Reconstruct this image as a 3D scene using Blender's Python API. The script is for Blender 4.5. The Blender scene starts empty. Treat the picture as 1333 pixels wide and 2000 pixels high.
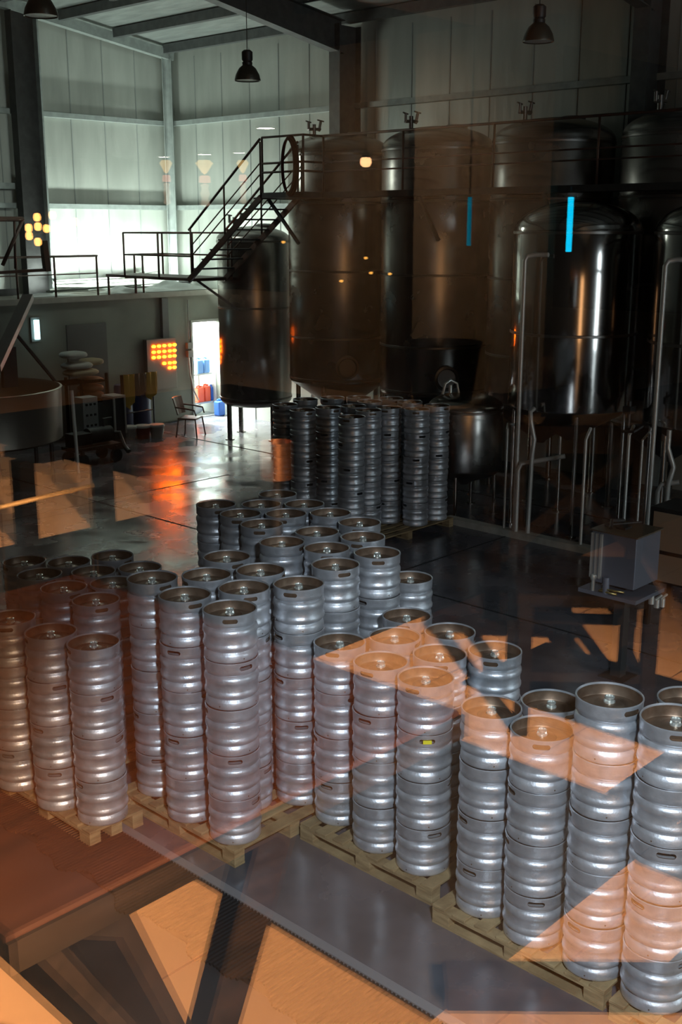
import bpy, bmesh, math, random
from mathutils import Vector, Matrix
random.seed(7)
S = bpy.context.scene
COL = S.collection
PI = math.pi

# ------------------------------------------------------------------ camera, exposure, world, large lights
CAM_Z, PITCH, AZ, FPX = 4.6, math.radians(14.2), math.radians(46.8), 2200.0
cd = bpy.data.cameras.new('camera'); cam = bpy.data.objects.new('camera', cd); COL.objects.link(cam)
cam.location = (0, 0, CAM_Z); cam.rotation_euler = (PI/2 - PITCH, 0, -AZ)
cd.sensor_fit = 'VERTICAL'; cd.sensor_height = 36; cd.sensor_width = 24; cd.lens = 36*FPX/2000
cd.clip_start = 0.02; cd.clip_end = 200
S.camera = cam
S.view_settings.view_transform = 'Standard'; S.view_settings.look = 'None'
S.view_settings.gamma = 1; S.view_settings.use_curve_mapping = False
S.view_settings.exposure = 0.0
S.cycles.max_bounces = 8; S.cycles.glossy_bounces = 4; S.cycles.diffuse_bounces = 3
S.cycles.transparent_max_bounces = 16; S.cycles.transmission_bounces = 4
S.cycles.caustics_reflective = False; S.cycles.caustics_refractive = False
S.cycles.sample_clamp_indirect = 4.0
S.cycles.use_denoising = True
w = bpy.data.worlds.new('night'); S.world = w; w.use_nodes = True
w.node_tree.nodes['Background'].inputs[0].default_value = (0.35, 0.45, 0.5, 1)
w.node_tree.nodes['Background'].inputs[1].default_value = 0.01

# pixel-ray helpers: a pixel of the photograph and one known coordinate give the world point
FWD = (math.sin(AZ), math.cos(AZ)); RGT = (math.cos(AZ), -math.sin(AZ))
def _ray(px, py):
    u = (px-666.5)/FPX; v = (py-1000)/FPX; c, s = math.cos(PITCH), math.sin(PITCH)
    dh = c-v*s
    return dh*FWD[0]+u*RGT[0], dh*FWD[1]+u*RGT[1], -(s+v*c), dh
def atx(px, py, X):
    d = _ray(px, py); t = X/d[0]; return Vector((X, t*d[1], CAM_Z+t*d[2]))
def aty(px, py, Y):
    d = _ray(px, py); t = Y/d[1]; return Vector((t*d[0], Y, CAM_Z+t*d[2]))
def atz(px, py, Z):
    d = _ray(px, py); t = (Z-CAM_Z)/d[2]; return Vector((t*d[0], t*d[1], Z))
def atf(px, py, F):
    d = _ray(px, py); t = F/d[3]; return Vector((t*d[0], t*d[1], CAM_Z+t*d[2]))
def mirror(v):                       # the point whose image in the window glass (plane x = GLASS_X) is v
    return Vector((2*GLASS_X - v[0], v[1], v[2]))
GLASS_X = 0.5
MF = 3.05                            # floor level of the upstairs room the photograph is taken from

def light(name, kind, loc, target, power, color, size=0.2, angle=60, blend=0.6, sy=None):
    ld = bpy.data.lights.new(name, kind); ld.energy = power; ld.color = color
    if kind == 'SPOT': ld.spot_size = math.radians(angle); ld.spot_blend = blend; ld.shadow_soft_size = size
    elif kind == 'AREA':
        ld.size = size
        if sy: ld.shape = 'RECTANGLE'; ld.size_y = sy
    else: ld.shadow_soft_size = size
    o = bpy.data.objects.new(name, ld); COL.objects.link(o); o.location = loc
    o.rotation_euler = (Vector(target)-Vector(loc)).to_track_quat('-Z', 'Y').to_euler()
    return o
# added unseen cool spot by the window, standing in for room light on the kegs
light('keg_fill', 'SPOT', (0.95, -0.35, 5.3), (5.4, 4.25, 0.7), 2300, (0.78, 0.88, 1.0), 0.2, 44, 0.7)
# floodlights lying on the store-room roof, washing the metal walls of the far corner
light('wall_wash', 'AREA', (16.2, 22.35, 3.35), (16.2, 23.3, 4.2), 250, (0.90, 1.0, 0.93), 3.6, sy=0.15)
light('wall_wash_side', 'AREA', (17.6, 20.6, 3.35), (18.6, 20.4, 4.3), 155, (0.90, 1.0, 0.93), 0.15, sy=2.6)
light('corner_fill', 'POINT', (14.0, 19.0, 6.4), (0, 0, 0), 110, (0.92, 1.0, 0.90), 0.5)
# lamp of the lit store room behind the open doorway
light('store_lamp', 'AREA', (18.1, 22.5, 2.85), (18.1, 22.5, 0), 3300, (0.92, 1.0, 0.95), 1.2, sy=1.0)
light('door_spill', 'SPOT', (18.1, 22.9, 2.2), (16.3, 17.5, 0.0), 4500, (0.95, 1.0, 0.86), 0.3, 60, 0.7)
# warm lamps of the upstairs room: a low pendant beyond the tables, a dim one by the partition
light('warm_pendant', 'SPOT', (0.2, -0.9, 5.0), (-0.25, 1.2, 3.05), 20000, (1.0, 0.55, 0.27), 0.045, 82, 1.0)
light('partition_spot', 'SPOT', (-5.2, 6.2, 6.0), (-7.0, 6.9, 4.2), 190, (1.0, 0.72, 0.48), 0.1, 110, 0.9)
light('bench_spot', 'SPOT', (-2.9, 6.2, 6.0), (-2.75, 6.0, 3.05), 330, (1.0, 0.70, 0.47), 0.1, 62, 0.9)

# ------------------------------------------------------------------ materials
MATS = {}
def mat(name, color, rough=0.6, metal=0.0, var=0.0, scale=6.0, bump=0.0, bscale=30.0, aniso=0.0, emit=None, estr=0.0,
        rvar=0.0, stretch=(1, 1, 1), spec=0.5, color2=None, trans=0.0):
    if name in MATS: return MATS[name]
    m = bpy.data.materials.new(name); m.use_nodes = True; nt = m.node_tree; N = nt.nodes; L = nt.links
    p = N['Principled BSDF']
    p.inputs['Base Color'].default_value = (*color, 1); p.inputs['Roughness'].default_value = rough
    p.inputs['Metallic'].default_value = metal; p.inputs['Specular IOR Level'].default_value = spec
    if trans: p.inputs['Transmission Weight'].default_value = trans
    tc = N.new('ShaderNodeTexCoord'); mp = N.new('ShaderNodeMapping'); mp.inputs['Scale'].default_value = stretch
    L.new(tc.outputs['Object'], mp.inputs['Vector'])
    if var or color2 or rvar:
        nz = N.new('ShaderNodeTexNoise'); nz.inputs['Scale'].default_value = scale; nz.inputs['Detail'].default_value = 6
        L.new(mp.outputs[0], nz.inputs['Vector'])
        if var or color2:
            cr = N.new('ShaderNodeValToRGB'); c2 = color2 or tuple(max(0, c*(1-var)) for c in color)
            cr.color_ramp.elements[0].position = 0.35; cr.color_ramp.elements[1].position = 0.68
            cr.color_ramp.elements[0].color = (*c2, 1); cr.color_ramp.elements[1].color = (*color, 1)
            L.new(nz.outputs['Fac'], cr.inputs[0]); L.new(cr.outputs[0], p.inputs['Base Color'])
        if rvar:
            mr = N.new('ShaderNodeMapRange'); mr.inputs['From Min'].default_value = 0.3; mr.inputs['From Max'].default_value = 0.7
            mr.inputs['To Min'].default_value = max(0.02, rough-rvar); mr.inputs['To Max'].default_value = min(1, rough+rvar)
            L.new(nz.outputs['Fac'], mr.inputs['Value']); L.new(mr.outputs[0], p.inputs['Roughness'])
    if bump:
        nb = N.new('ShaderNodeTexNoise'); nb.inputs['Scale'].default_value = bscale; nb.inputs['Detail'].default_value = 4
        L.new(mp.outputs[0], nb.inputs['Vector'])
        b = N.new('ShaderNodeBump'); b.inputs['Strength'].default_value = bump; b.inputs['Distance'].default_value = 0.02
        L.new(nb.outputs['Fac'], b.inputs['Height']); L.new(b.outputs[0], p.inputs['Normal'])
    if aniso:
        p.inputs['Anisotropic'].default_value = aniso
        tg = N.new('ShaderNodeTangent'); tg.direction_type = 'RADIAL'; tg.axis = 'Z'; L.new(tg.outputs[0], p.inputs['Tangent'])
    if emit:
        p.inputs['Emission Color'].default_value = (*emit, 1); p.inputs['Emission Strength'].default_value = estr
    MATS[name] = m; return m

keg_steel = mat('keg_steel', (0.62, 0.65, 0.70), 0.40, 0.68, var=0.22, scale=9, rvar=0.08, bump=0.10, bscale=60)
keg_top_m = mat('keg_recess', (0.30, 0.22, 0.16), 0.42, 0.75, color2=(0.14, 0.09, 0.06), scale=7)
valve_m = mat('valve_steel', (0.75, 0.78, 0.74), 0.3, 0.7)
yellow_m = mat('yellow_plastic', (0.75, 0.68, 0.03), 0.5)
pallet_m = mat('pallet_wood', (0.36, 0.27, 0.14), 0.8, color2=(0.20, 0.14, 0.07), scale=5, stretch=(1, 1, 6), bump=0.3)
tank_m = mat('tank_steel', (0.33, 0.31, 0.29), 0.24, 1.0, aniso=0.75, rvar=0.05, scale=2, var=0.15)
tank_band = mat('tank_band_steel', (0.20, 0.19, 0.18), 0.4, 0.9)
tank_polish = mat('polished_tank_steel', (0.42, 0.40, 0.38), 0.12, 1.0, aniso=0.6, bump=0.02, bscale=3)
pipe_m = mat('pale_pipe', (0.50, 0.49, 0.46), 0.35, 0.35)
dark_steel = mat('dark_painted_steel', (0.045, 0.045, 0.045), 0.5, 0.3, var=0.4)
rust_rail = mat('rusty_dark_rail', (0.05, 0.035, 0.03), 0.5, 0.4, color2=(0.09, 0.04, 0.025), scale=4)
grey_steel = mat('grey_green_steel', (0.42, 0.47, 0.45), 0.5, 0.1, var=0.25)
lilac_beam = mat('dark_roof_steel', (0.12, 0.13, 0.13), 0.55, 0.2, var=0.3)
roof_m = mat('roof_insulation_foil', (0.42, 0.46, 0.44), 0.42, 0.25, var=0.3, scale=2.5, bump=0.5, bscale=3, stretch=(3, 0.6, 1))
foil_m = mat('wall_foil_panel', (0.57, 0.60, 0.55), 0.42, 0.2, var=0.18, scale=1.3, bump=0.5, bscale=2.2, stretch=(2.2, 2.2, 0.45))
seam_m = mat('wall_seam', (0.40, 0.43, 0.41), 0.5, 0.2)
block_m = mat('painted_block_wall', (0.175, 0.18, 0.15), 0.8, var=0.15, scale=2)
white_m = mat('white_wall', (0.85, 0.87, 0.85), 0.7, var=0.03)
black_m = mat('black_plastic', (0.015, 0.015, 0.016), 0.5)
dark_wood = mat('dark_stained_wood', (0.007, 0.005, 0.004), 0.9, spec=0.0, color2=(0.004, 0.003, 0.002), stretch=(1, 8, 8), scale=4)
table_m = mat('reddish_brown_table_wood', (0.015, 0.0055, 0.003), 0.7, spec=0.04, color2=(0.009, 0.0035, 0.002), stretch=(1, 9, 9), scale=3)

def floor_material():
    m = mat('hall_concrete', (0.125, 0.115, 0.130), 0.24, color2=(0.060, 0.064, 0.076), scale=1.3, rvar=0.12, bump=0.25, bscale=2.5)
    return m
def tile_material():
    m = bpy.data.materials.new('tan_floor_tile'); m.use_nodes = True; N = m.node_tree.nodes; L = m.node_tree.links; p = N['Principled BSDF']
    tc = N.new('ShaderNodeTexCoord'); br = N.new('ShaderNodeTexBrick'); br.offset = 0.0
    br.inputs['Color1'].default_value = (0.60, 0.39, 0.23, 1); br.inputs['Color2'].default_value = (0.64, 0.43, 0.27, 1)
    br.inputs['Mortar'].default_value = (0.16, 0.09, 0.05, 1); br.inputs['Scale'].default_value = 1.0
    br.inputs['Mortar Size'].default_value = 0.003; br.inputs['Brick Width'].default_value = 0.6; br.inputs['Row Height'].default_value = 0.6
    mp = N.new('ShaderNodeMapping'); mp.inputs['Location'].default_value = (0.1, 0.1, 0)
    L.new(tc.outputs['Object'], mp.inputs[0]); L.new(mp.outputs[0], br.inputs['Vector']); L.new(br.outputs['Color'], p.inputs['Base Color'])
    p.inputs['Roughness'].default_value = 0.45
    return m
def glass_material():
    # clear pane: passes light straight through, reflects by Schlick's law at each face
    m = bpy.data.materials.new('window_glass'); m.use_nodes = True; N = m.node_tree.nodes; L = m.node_tree.links
    N.clear(); out = N.new('ShaderNodeOutputMaterial')
    lw = N.new('ShaderNodeLayerWeight'); lw.inputs['Blend'].default_value = 0.5
    pw = N.new('ShaderNodeMath'); pw.operation = 'POWER'; pw.inputs[1].default_value = 5
    ml = N.new('ShaderNodeMath'); ml.operation = 'MULTIPLY_ADD'; ml.inputs[1].default_value = 0.94; ml.inputs[2].default_value = 0.06
    L.new(lw.outputs['Facing'], pw.inputs[0]); L.new(pw.outputs[0], ml.inputs[0])
    t = N.new('ShaderNodeBsdfTransparent'); t.inputs[0].default_value = (0.96, 0.98, 0.97, 1)
    g = N.new('ShaderNodeBsdfGlossy'); g.inputs['Roughness'].default_value = 0.0; g.inputs['Color'].default_value = (1, 1, 1, 1)
    mx = N.new('ShaderNodeMixShader'); L.new(ml.outputs[0], mx.inputs[0]); L.new(t.outputs[0], mx.inputs[1]); L.new(g.outputs[0], mx.inputs[2])
    L.new(mx.outputs[0], out.inputs[0]); return m

# ------------------------------------------------------------------ mesh helpers
class MB:
    def __init__(s): s.v = []; s.f = []; s.sm = []
    def add(s, vs, fs, smooth=False):
        b = len(s.v); s.v += [tuple(v) for v in vs]; s.f += [tuple(i+b for i in f) for f in fs]; s.sm += [smooth]*len(fs); return s
    def box(s, a, b):
        x0, y0, z0 = a; x1, y1, z1 = b
        x0, x1 = min(x0, x1), max(x0, x1); y0, y1 = min(y0, y1), max(y0, y1); z0, z1 = min(z0, z1), max(z0, z1)
        return s.add([(x0,y0,z0),(x1,y0,z0),(x1,y1,z0),(x0,y1,z0),(x0,y0,z1),(x1,y0,z1),(x1,y1,z1),(x0,y1,z1)],
                     [(0,3,2,1),(4,5,6,7),(0,1,5,4),(1,2,6,5),(2,3,7,6),(3,0,4,7)])
    def cbox(s, c, d): return s.box([c[i]-d[i]/2 for i in range(3)], [c[i]+d[i]/2 for i in range(3)])
    def bar(s, p, q, w, h=None, up=(0, 0, 1)):      # rectangular bar from p to q
        p = Vector(p); q = Vector(q); h = h or w; d = (q-p).normalized(); upv = Vector(up)
        if abs(d.dot(upv)) > 0.98: upv = Vector((1, 0, 0))
        a = d.cross(upv).normalized()*w/2; b = a.cross(d).normalized()*h/2
        vs = [p-a-b, p+a-b, p+a+b, p-a+b, q-a-b, q+a-b, q+a+b, q-a+b]
        return s.add(vs, [(0,3,2,1),(4,5,6,7),(0,1,5,4),(1,2,6,5),(2,3,7,6),(3,0,4,7)])
    def tube(s, pts, r, n=10, cap=True):
        pts = [Vector(p) for p in pts]; rings = []; prev = None
        rr = r if isinstance(r, (list, tuple)) else [r]*len(pts)
        for i, p in enumerate(pts):
            d = (pts[min(i+1, len(pts)-1)]-pts[max(i-1, 0)]).normalized()
            if prev is None:
                u = Vector((0, 0, 1)) if abs(d.z) < 0.9 else Vector((1, 0, 0)); a = d.cross(u).normalized()
            else:
                a = (prev-d*prev.dot(d)).normalized()
            prev = a; b = d.cross(a)
            rings.append([p+(a*math.cos(2*PI*k/n)+b*math.sin(2*PI*k/n))*rr[i] for k in range(n)])
        vs = [v for g in rings for v in g]; fs = []
        for i in range(len(pts)-1):
            for k in range(n): fs.append((i*n+k, i*n+(k+1)%n, (i+1)*n+(k+1)%n, (i+1)*n+k))
        s.add(vs, fs, True)
        if cap:
            s.add(rings[0], [tuple(reversed(range(n)))]); s.add(rings[-1], [tuple(range(n))])
        return s
    def lathe(s, prof, n=32, c=(0, 0, 0), closed=False, smooth=True, cap=True):
        vs = []; fs = []; m = len(prof)
        for (r, z) in prof:
            for k in range(n): vs.append((c[0]+r*math.cos(2*PI*k/n), c[1]+r*math.sin(2*PI*k/n), c[2]+z))
        for i in range(m if closed else m-1):
            j = (i+1) % m
            for k in range(n): fs.append((i*n+k, i*n+(k+1)%n, j*n+(k+1)%n, j*n+k))
        s.add(vs, fs, smooth)
        if not closed and cap:
            if prof[0][0] > 1e-4: s.add(vs[:n], [tuple(reversed(range(n)))])
            if prof[-1][0] > 1e-4: s.add(vs[-n:], [tuple(range(n))])
        return s
    def blob(s, c, r, n=14, m=9, jit=0.0, q=(.7, .8)):
        vs = []; fs = []
        for i in range(m+1):
            th = PI*i/m
            for k in range(n):
                ph = 2*PI*k/n; j = 1+random.uniform(-jit, jit)
                e = lambda t, p: math.copysign(abs(t)**p, t)
                vs.append((c[0]+r[0]*j*e(math.sin(th), q[0])*e(math.cos(ph), q[1]), c[1]+r[1]*j*e(math.sin(th), q[0])*e(math.sin(ph), q[1]), c[2]+r[2]*math.cos(th)))
        for i in range(m):
            for k in range(n): fs.append((i*n+k, (i+1)*n+k, (i+1)*n+(k+1)%n, i*n+(k+1)%n))
        return s.add(vs, fs, True)
    def mesh(s, name, m):
        me = bpy.data.meshes.new(name); me.from_pydata(s.v, [], s.f); me.materials.append(m)
        me.polygons.foreach_set('use_smooth', s.sm); me.validate(); me.update()
        if any(s.sm) :
            bm = bmesh.new(); bm.from_mesh(me); bmesh.ops.remove_doubles(bm, verts=bm.verts, dist=1e-5)
            bm.normal_update()
            for e in bm.edges:
                if len(e.link_faces) == 2 and e.calc_face_angle(0) > 0.75: e.smooth = False
            bm.to_mesh(me); bm.free()
        return me
    def obj(s, name, m, parent=None, bevel=0.0, loc=None):
        me = s.mesh(name, m)
        return link(name, me, parent, bevel, loc)
def link(name, me, parent=None, bevel=0.0, loc=None):
    o = bpy.data.objects.new(name, me); COL.objects.link(o)
    if parent is not None: o.parent = parent
    if loc is not None: o.location = loc
    if bevel:
        b = o.modifiers.new('bevel', 'BEVEL'); b.width = bevel; b.segments = 2; b.limit_method = 'ANGLE'
    return o
def thing(name, label, cat, loc=(0, 0, 0), rz=0.0, group=None):
    o = bpy.data.objects.new(name, None); COL.objects.link(o); o.location = loc; o.rotation_euler = (0, 0, rz)
    o.empty_display_size = 0.1
    return tag(o, label, cat, group)
def tag(o, label, cat, group=None, kind=None):
    o['label'] = label; o['category'] = cat
    if group: o['group'] = group
    if kind: o['kind'] = kind
    return o
def struct(name, mb, m, label=None, cat=None, bevel=0.0):
    o = mb.obj(name, m, bevel=bevel); o['kind'] = 'structure'
    o['label'] = label or name; o['category'] = cat or name.split('_')[0]
    return o
# ------------------------------------------------------------------ the hall: floor, walls, roof
HX, HY, Y0 = 18.6, 23.3, -6.0          # side wall x, gable wall y, near end
def roofz(x): return 8.6+0.135*(HX-x) if x > 8.5 else 8.6+0.135*(HX-8.5)-0.135*(8.5-x)
struct('floor', MB().box((0.45, Y0, -0.2), (HX, HY, 0)), floor_material(), 'dark concrete floor of the brewery hall, glossy near the doorway', 'floor')
def foil_wall(name, along, fixed, a0, a1, top, label):
    mb = MB()
    if along == 'x':
        n = 10; vs = []; fs = []
        xs = [a0+(a1-a0)*i/n for i in range(n+1)]
        for y in (fixed, fixed+0.15):
            for x in xs: vs += [(x, y, 0), (x, y, top(x)+0.23)]
        k = 2*(n+1)
        for i in range(n): fs += [(2*i, 2*i+2, 2*i+3, 2*i+1), (k+2*i+2, k+2*i, k+2*i+1, k+2*i+3), (2*i+1, 2*i+3, k+2*i+3, k+2*i+1)]
        mb.add(vs, fs)
    else: mb.box((fixed, a0, 0), (fixed+0.15, a1, top(fixed)+0.22))
    return struct(name, mb, foil_m, label, 'wall')
foil_wall('wall_gable', 'x', HY, 0.5, HX, roofz, 'pale foil-lined gable wall of the hall')
foil_wall('wall_side', 'y', HX, Y0, HY+0.15, roofz, 'pale foil-lined side wall of the hall behind the tanks')
struct('wall_near', MB().box((0.5, Y0-0.15, 0), (HX, Y0, 9.4)), mat('dim_wall', (0.10, 0.10, 0.10), 0.8), 'plain end wall of the hall', 'wall')
w2 = MB().box((9.3, Y0+0.001, 0.1), (10.7, Y0+0.03, 7.2))  # unseen lit panel added where the tank highlights point
o2 = struct('window_2', w2, mat('lit_highlight_panel', (0.8, 0.9, 1), 0.3, emit=(0.80, 0.92, 1.0), estr=10), 'tall lit panel added on the near end wall for the tank highlights', 'window')  # added unseen lit panel, no real window here
struct('door_2', MB().box((0.521, -5.7, 0.05), (0.55, -3.3, 6.0)), mat('warm_strip_glow', (1, 0.6, 0.3), 0.5, emit=(1.0, 0.50, 0.22), estr=3.2), 'tall warm glowing strip added on the gallery wall for the tank highlights', 'door')  # unseen glowing strip added for the orange highlights on the tanks
sm = MB()
x = HX-0.1-0.93
while x > 5:
    sm.box((x-0.012, HY-0.012, 3.0), (x+0.012, HY+0.01, roofz(x)-0.05)); x -= 0.93
y = HY-1.0
while y > Y0:
    sm.box((HX-0.012, y-0.012, 0), (HX+0.01, y+0.012, roofz(HX)-0.05)); y -= 0.97
struct('trim_1', sm, seam_m, 'standing seams between the foil wall panels', 'trim')
# roof skin
n = 24; vs = []; fs = []
xs = [0.4+(HX+0.2-0.4)*i/n for i in range(n+1)]
for y in (Y0, HY+0.2):
    for x in xs: vs += [(x, y, roofz(x)+0.22), (x, y, roofz(x)+0.30)]
k = 2*(n+1)
for i in range(n): fs += [(2*i, 2*i+2, k+2*i+2, k+2*i), (2*i+1, k+2*i+1, k+2*i+3, 2*i+3)]
struct('ceiling', MB().add(vs, fs), roof_m, 'sloping roof lined with crinkled insulation foil', 'ceiling')
# steel frame: girts, purlins, rafters, columns - each member a beam of its own
def ibeam(mb, p, q, h, wd, up=(0, 0, 1), t=0.018):
    p = Vector(p); q = Vector(q); d = (q-p).normalized(); u = Vector(up); u = (u-d*u.dot(d)).normalized()
    mb.bar(p, q, t, h-2*t, up=u)
    mb.bar(p+u*(h/2-t/2), q+u*(h/2-t/2), wd, t, up=u); mb.bar(p-u*(h/2-t/2), q-u*(h/2-t/2), wd, t, up=u)
    return mb
def steel(name, label, cat, mb, m, group=None):
    return tag(mb.obj(name, m), label, cat, group)
for z, nm in ((7.1, 'upper'), (5.1, 'lower')):
    steel('wall_girt', f'{nm} horizontal steel girt on the gable wall', 'girt', MB().box((5.0, HY-0.16, z-0.09), (HX-0.2, HY-0.005, z+0.02)), grey_steel, 'wall girts')
    steel('wall_girt', f'{nm} horizontal steel girt on the side wall behind the tanks', 'girt', MB().box((HX-0.16, Y0, z-0.09), (HX-0.005, HY-0.2, z+0.02)), grey_steel, 'wall girts')
steel('wall_girt', 'short horizontal girt low on the gable wall beside the wide column', 'girt', MB().box((9.0, HY-0.16, 5.42), (14.35, HY-0.005, 5.55)), grey_steel, 'wall girts')
gr = MB(); gr.bar((HX-0.1, HY-0.28, roofz(HX)+0.02), (8.5, HY-0.28, roofz(8.5)+0.02), 0.18, 0.22)
steel('gable_rafter', 'pale sloping steel beam along the top of the gable wall', 'beam', gr, grey_steel)
pn = {0: 'nearest the side wall eave', 1: 'second in from the side wall eave', 2: 'third in, with a small fitting hung under it', 3: 'fourth in from the side wall eave', 4: 'fifth in from the side wall eave', 5: 'sixth in, close to the ridge'}
for i in range(6):
    x = HX-0.35-i*1.45
    steel('roof_purlin', 'dark steel roof purlin '+pn[i], 'purlin', MB().box((x-0.07, Y0, roofz(x)+0.0), (x+0.07, HY-0.35, roofz(x)+0.2)), lilac_beam, 'roof purlins')
steel('purlin_fitting', 'small dark fitting hanging under a roof purlin', 'bracket', MB().cbox((14.7, 19.9, roofz(14.7)-0.06), (0.12, 0.55, 0.1)), dark_steel)
def rafter(y, label):
    t = thing('roof_frame', label, 'roof frame', (HX-0.4, y, 0), group='steel roof frames')
    mb = MB(); X = HX-0.55
    for s in (-1, 1): pass
    # deep tapering rafter: web with two flanges
    pts = [(X, roofz(X)-0.62, roofz(X)), (11.0, roofz(11.0)-0.42, roofz(11.0)), (8.5, roofz(8.5)-0.5, roofz(8.5)), (1.2, roofz(1.2)-0.5, roofz(1.2))]
    for a, b in zip(pts, pts[1:]):
        for dy in (-0.01, 0.01): pass
        lx = lambda v: v-(HX-0.4)
        mb.add([(lx(a[0]), -0.01, a[1]), (lx(b[0]), -0.01, b[1]), (lx(b[0]), -0.01, b[2]), (lx(a[0]), -0.01, a[2]),
                (lx(a[0]), 0.01, a[1]), (lx(b[0]), 0.01, b[1]), (lx(b[0]), 0.01, b[2]), (lx(a[0]), 0.01, a[2])],
               [(0,1,2,3),(7,6,5,4),(0,4,5,1),(3,2,6,7)])
        mb.bar((lx(a[0]), 0, a[1]), (lx(b[0]), 0, b[1]), 0.24, 0.02); mb.bar((lx(a[0]), 0, a[2]), (lx(b[0]), 0, b[2]), 0.24, 0.02)
    mb.obj('rafter', lilac_beam, t)
    c = MB(); top = roofz(HX-0.4)-0.05
    c.box((-0.33, -0.012, 0), (0.28, 0.012, top)); c.box((-0.35, -0.15, 0), (-0.33, 0.15, top)); c.box((0.28, -0.15, 0), (0.30, 0.15, top))
    c.obj('column', lilac_beam, t)
rafter(16.95, 'deep dark steel column and sloping rafter rising behind the tall tanks')
rafter(10.0, 'dark steel roof frame over the polished tanks, out of the bright corner')
rafter(3.5, 'dark steel roof frame over the keg pallets')
cc = MB(); ibeam(cc, (HX-0.28, HY-0.3, 3.0), (HX-0.28, HY-0.3, 8.55), 0.22, 0.2, up=(1, -1, 0))
steel('corner_column', 'pale green-grey steel column in the corner where the two walls meet', 'column', cc, grey_steel)
wc = MB(); ibeam(wc, (14.35, HY-0.32, 0), (14.35, HY-0.32, 9.1), 0.62, 0.24, up=(1, 0, 0))
wide = thing('wall_column', 'wide dark steel column with pale flange on the gable wall', 'column', (0, 0, 0))
wc.obj('column_web', dark_steel, wide)
MB().box((14.64, HY-0.48, 3.0), (14.68, HY-0.2, 9.05)).obj('flange_face', grey_steel, wide)

# store room under the ledge, painted block wall with an open doorway
BY = 21.6; LZ = 3.0
wl = MB(); DX0, DX1, DZ = 17.70, 18.55, 2.34
wl.box((4.0, BY, 0), (DX0, BY+0.15, LZ)); wl.box((DX1, BY, 0), (HX, BY+0.15, LZ)); wl.box((DX0, BY, DZ), (DX1, BY+0.15, LZ))
struct('wall_block', wl, block_m, 'grey-green painted block wall under the ledge with an open doorway', 'wall')
struct('trim_2', MB().box((4.0, BY-0.12, LZ), (HX, HY, LZ+0.12)), mat('ledge_concrete', (0.32, 0.31, 0.27), 0.55, var=0.2), 'concrete ledge forming the store room roof', 'ledge')
sr = MB(); sr.box((15.9, BY+0.15, 0.001), (16.0, HY, LZ)); sr.box((16.0, HY-0.06, 0.001), (HX, HY-0.001, LZ)); sr.box((HX-0.06, BY+0.15, 0.001), (HX-0.001, HY-0.06, LZ)); sr.box((16.0, BY+0.15, LZ-0.05), (HX, HY, LZ-0.001))
struct('wall_store_room', sr, white_m, 'white walls inside the brightly lit store room', 'wall')
struct('floor_store_room', MB().box((16.0, BY, 0.001), (HX-0.06, HY-0.06, 0.012)), mat('store_floor', (0.5, 0.52, 0.5), 0.35, var=0.2), 'pale floor inside the lit store room', 'floor')
fr = MB(); fr.box((DX0-0.06, BY-0.03, 0), (DX0, BY+0.01, DZ+0.06)); fr.box((DX0, BY-0.03, DZ), (DX1, BY+0.01, DZ+0.06))
struct('trim_3', fr, mat('pale_door_frame', (0.5, 0.52, 0.48), 0.5), 'pale frame around the open doorway', 'trim')
d1 = MB().box((14.12, BY-0.04, 0), (15.17, BY-0.003, 2.5))
struct('door_1', d1, mat('dark_grey_door', (0.045, 0.047, 0.045), 0.6), 'dark grey closed door in the block wall behind the sacks', 'door')
# expansion joints and curb on the hall floor
jm = mat('floor_joint', (0.012, 0.012, 0.012), 0.8)
j = MB()
j.box((15.86, Y0, 0.0005), (15.90, 20.9, 0.004)); j.box((10.88, Y0, 0.0005), (10.91, 21.5, 0.004)); j.box((6.0, 9.55, 0.0005), (13.9, 9.575, 0.004)); j.box((0.6, 16.0, 0.0005), (13.9, 16.025, 0.004))
struct('trim_4', j, jm, 'dark expansion joints in the hall floor', 'trim')
cb = MB().box((13.86, -2.0, 0.0), (14.03, 10.75, 0.10))
steel('floor_curb', 'pale concrete curb on the floor along the foot of the polished tanks', 'curb', cb, mat('curb_concrete', (0.40, 0.38, 0.33), 0.7, var=0.3))
# ribbed drain grating strip with a ragged edge near the gallery
g = MB(); y = 2.5
while y < 8.6:
    xe = 4.03+0.05*math.sin(y*7.3)+0.03*math.sin(y*17)
    g.box((xe, y, 0.001), (4.60, y+0.016, 0.026)); y += 0.034
g.box((4.05, 2.5, 0.0005), (4.60, 8.6, 0.012))
steel('floor_grating', 'dark ribbed grating strip in the floor before the keg pallets', 'grating', g, mat('dark_rubber_rib', (0.012, 0.010, 0.010), 0.6))
steel('unlit_floor_sheet', 'wide black sheet for the unlit floor below the window', 'mat', MB().box((1.6, 2.0, 0.0005), (4.055, 9.2, 0.008)), mat('unlit_floor_black', (0.022, 0.023, 0.027), 0.7, color2=(0.012, 0.013, 0.016), scale=2))  # black sheet added to keep the unlit near floor dark
struct('trim_5', MB().box((4.60, 1.0, 0.0005), (4.67, 9.0, 0.034)), mat('pale_edge', (0.17, 0.17, 0.18), 0.5), 'pale strip along the edge of the grating', 'trim')

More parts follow.
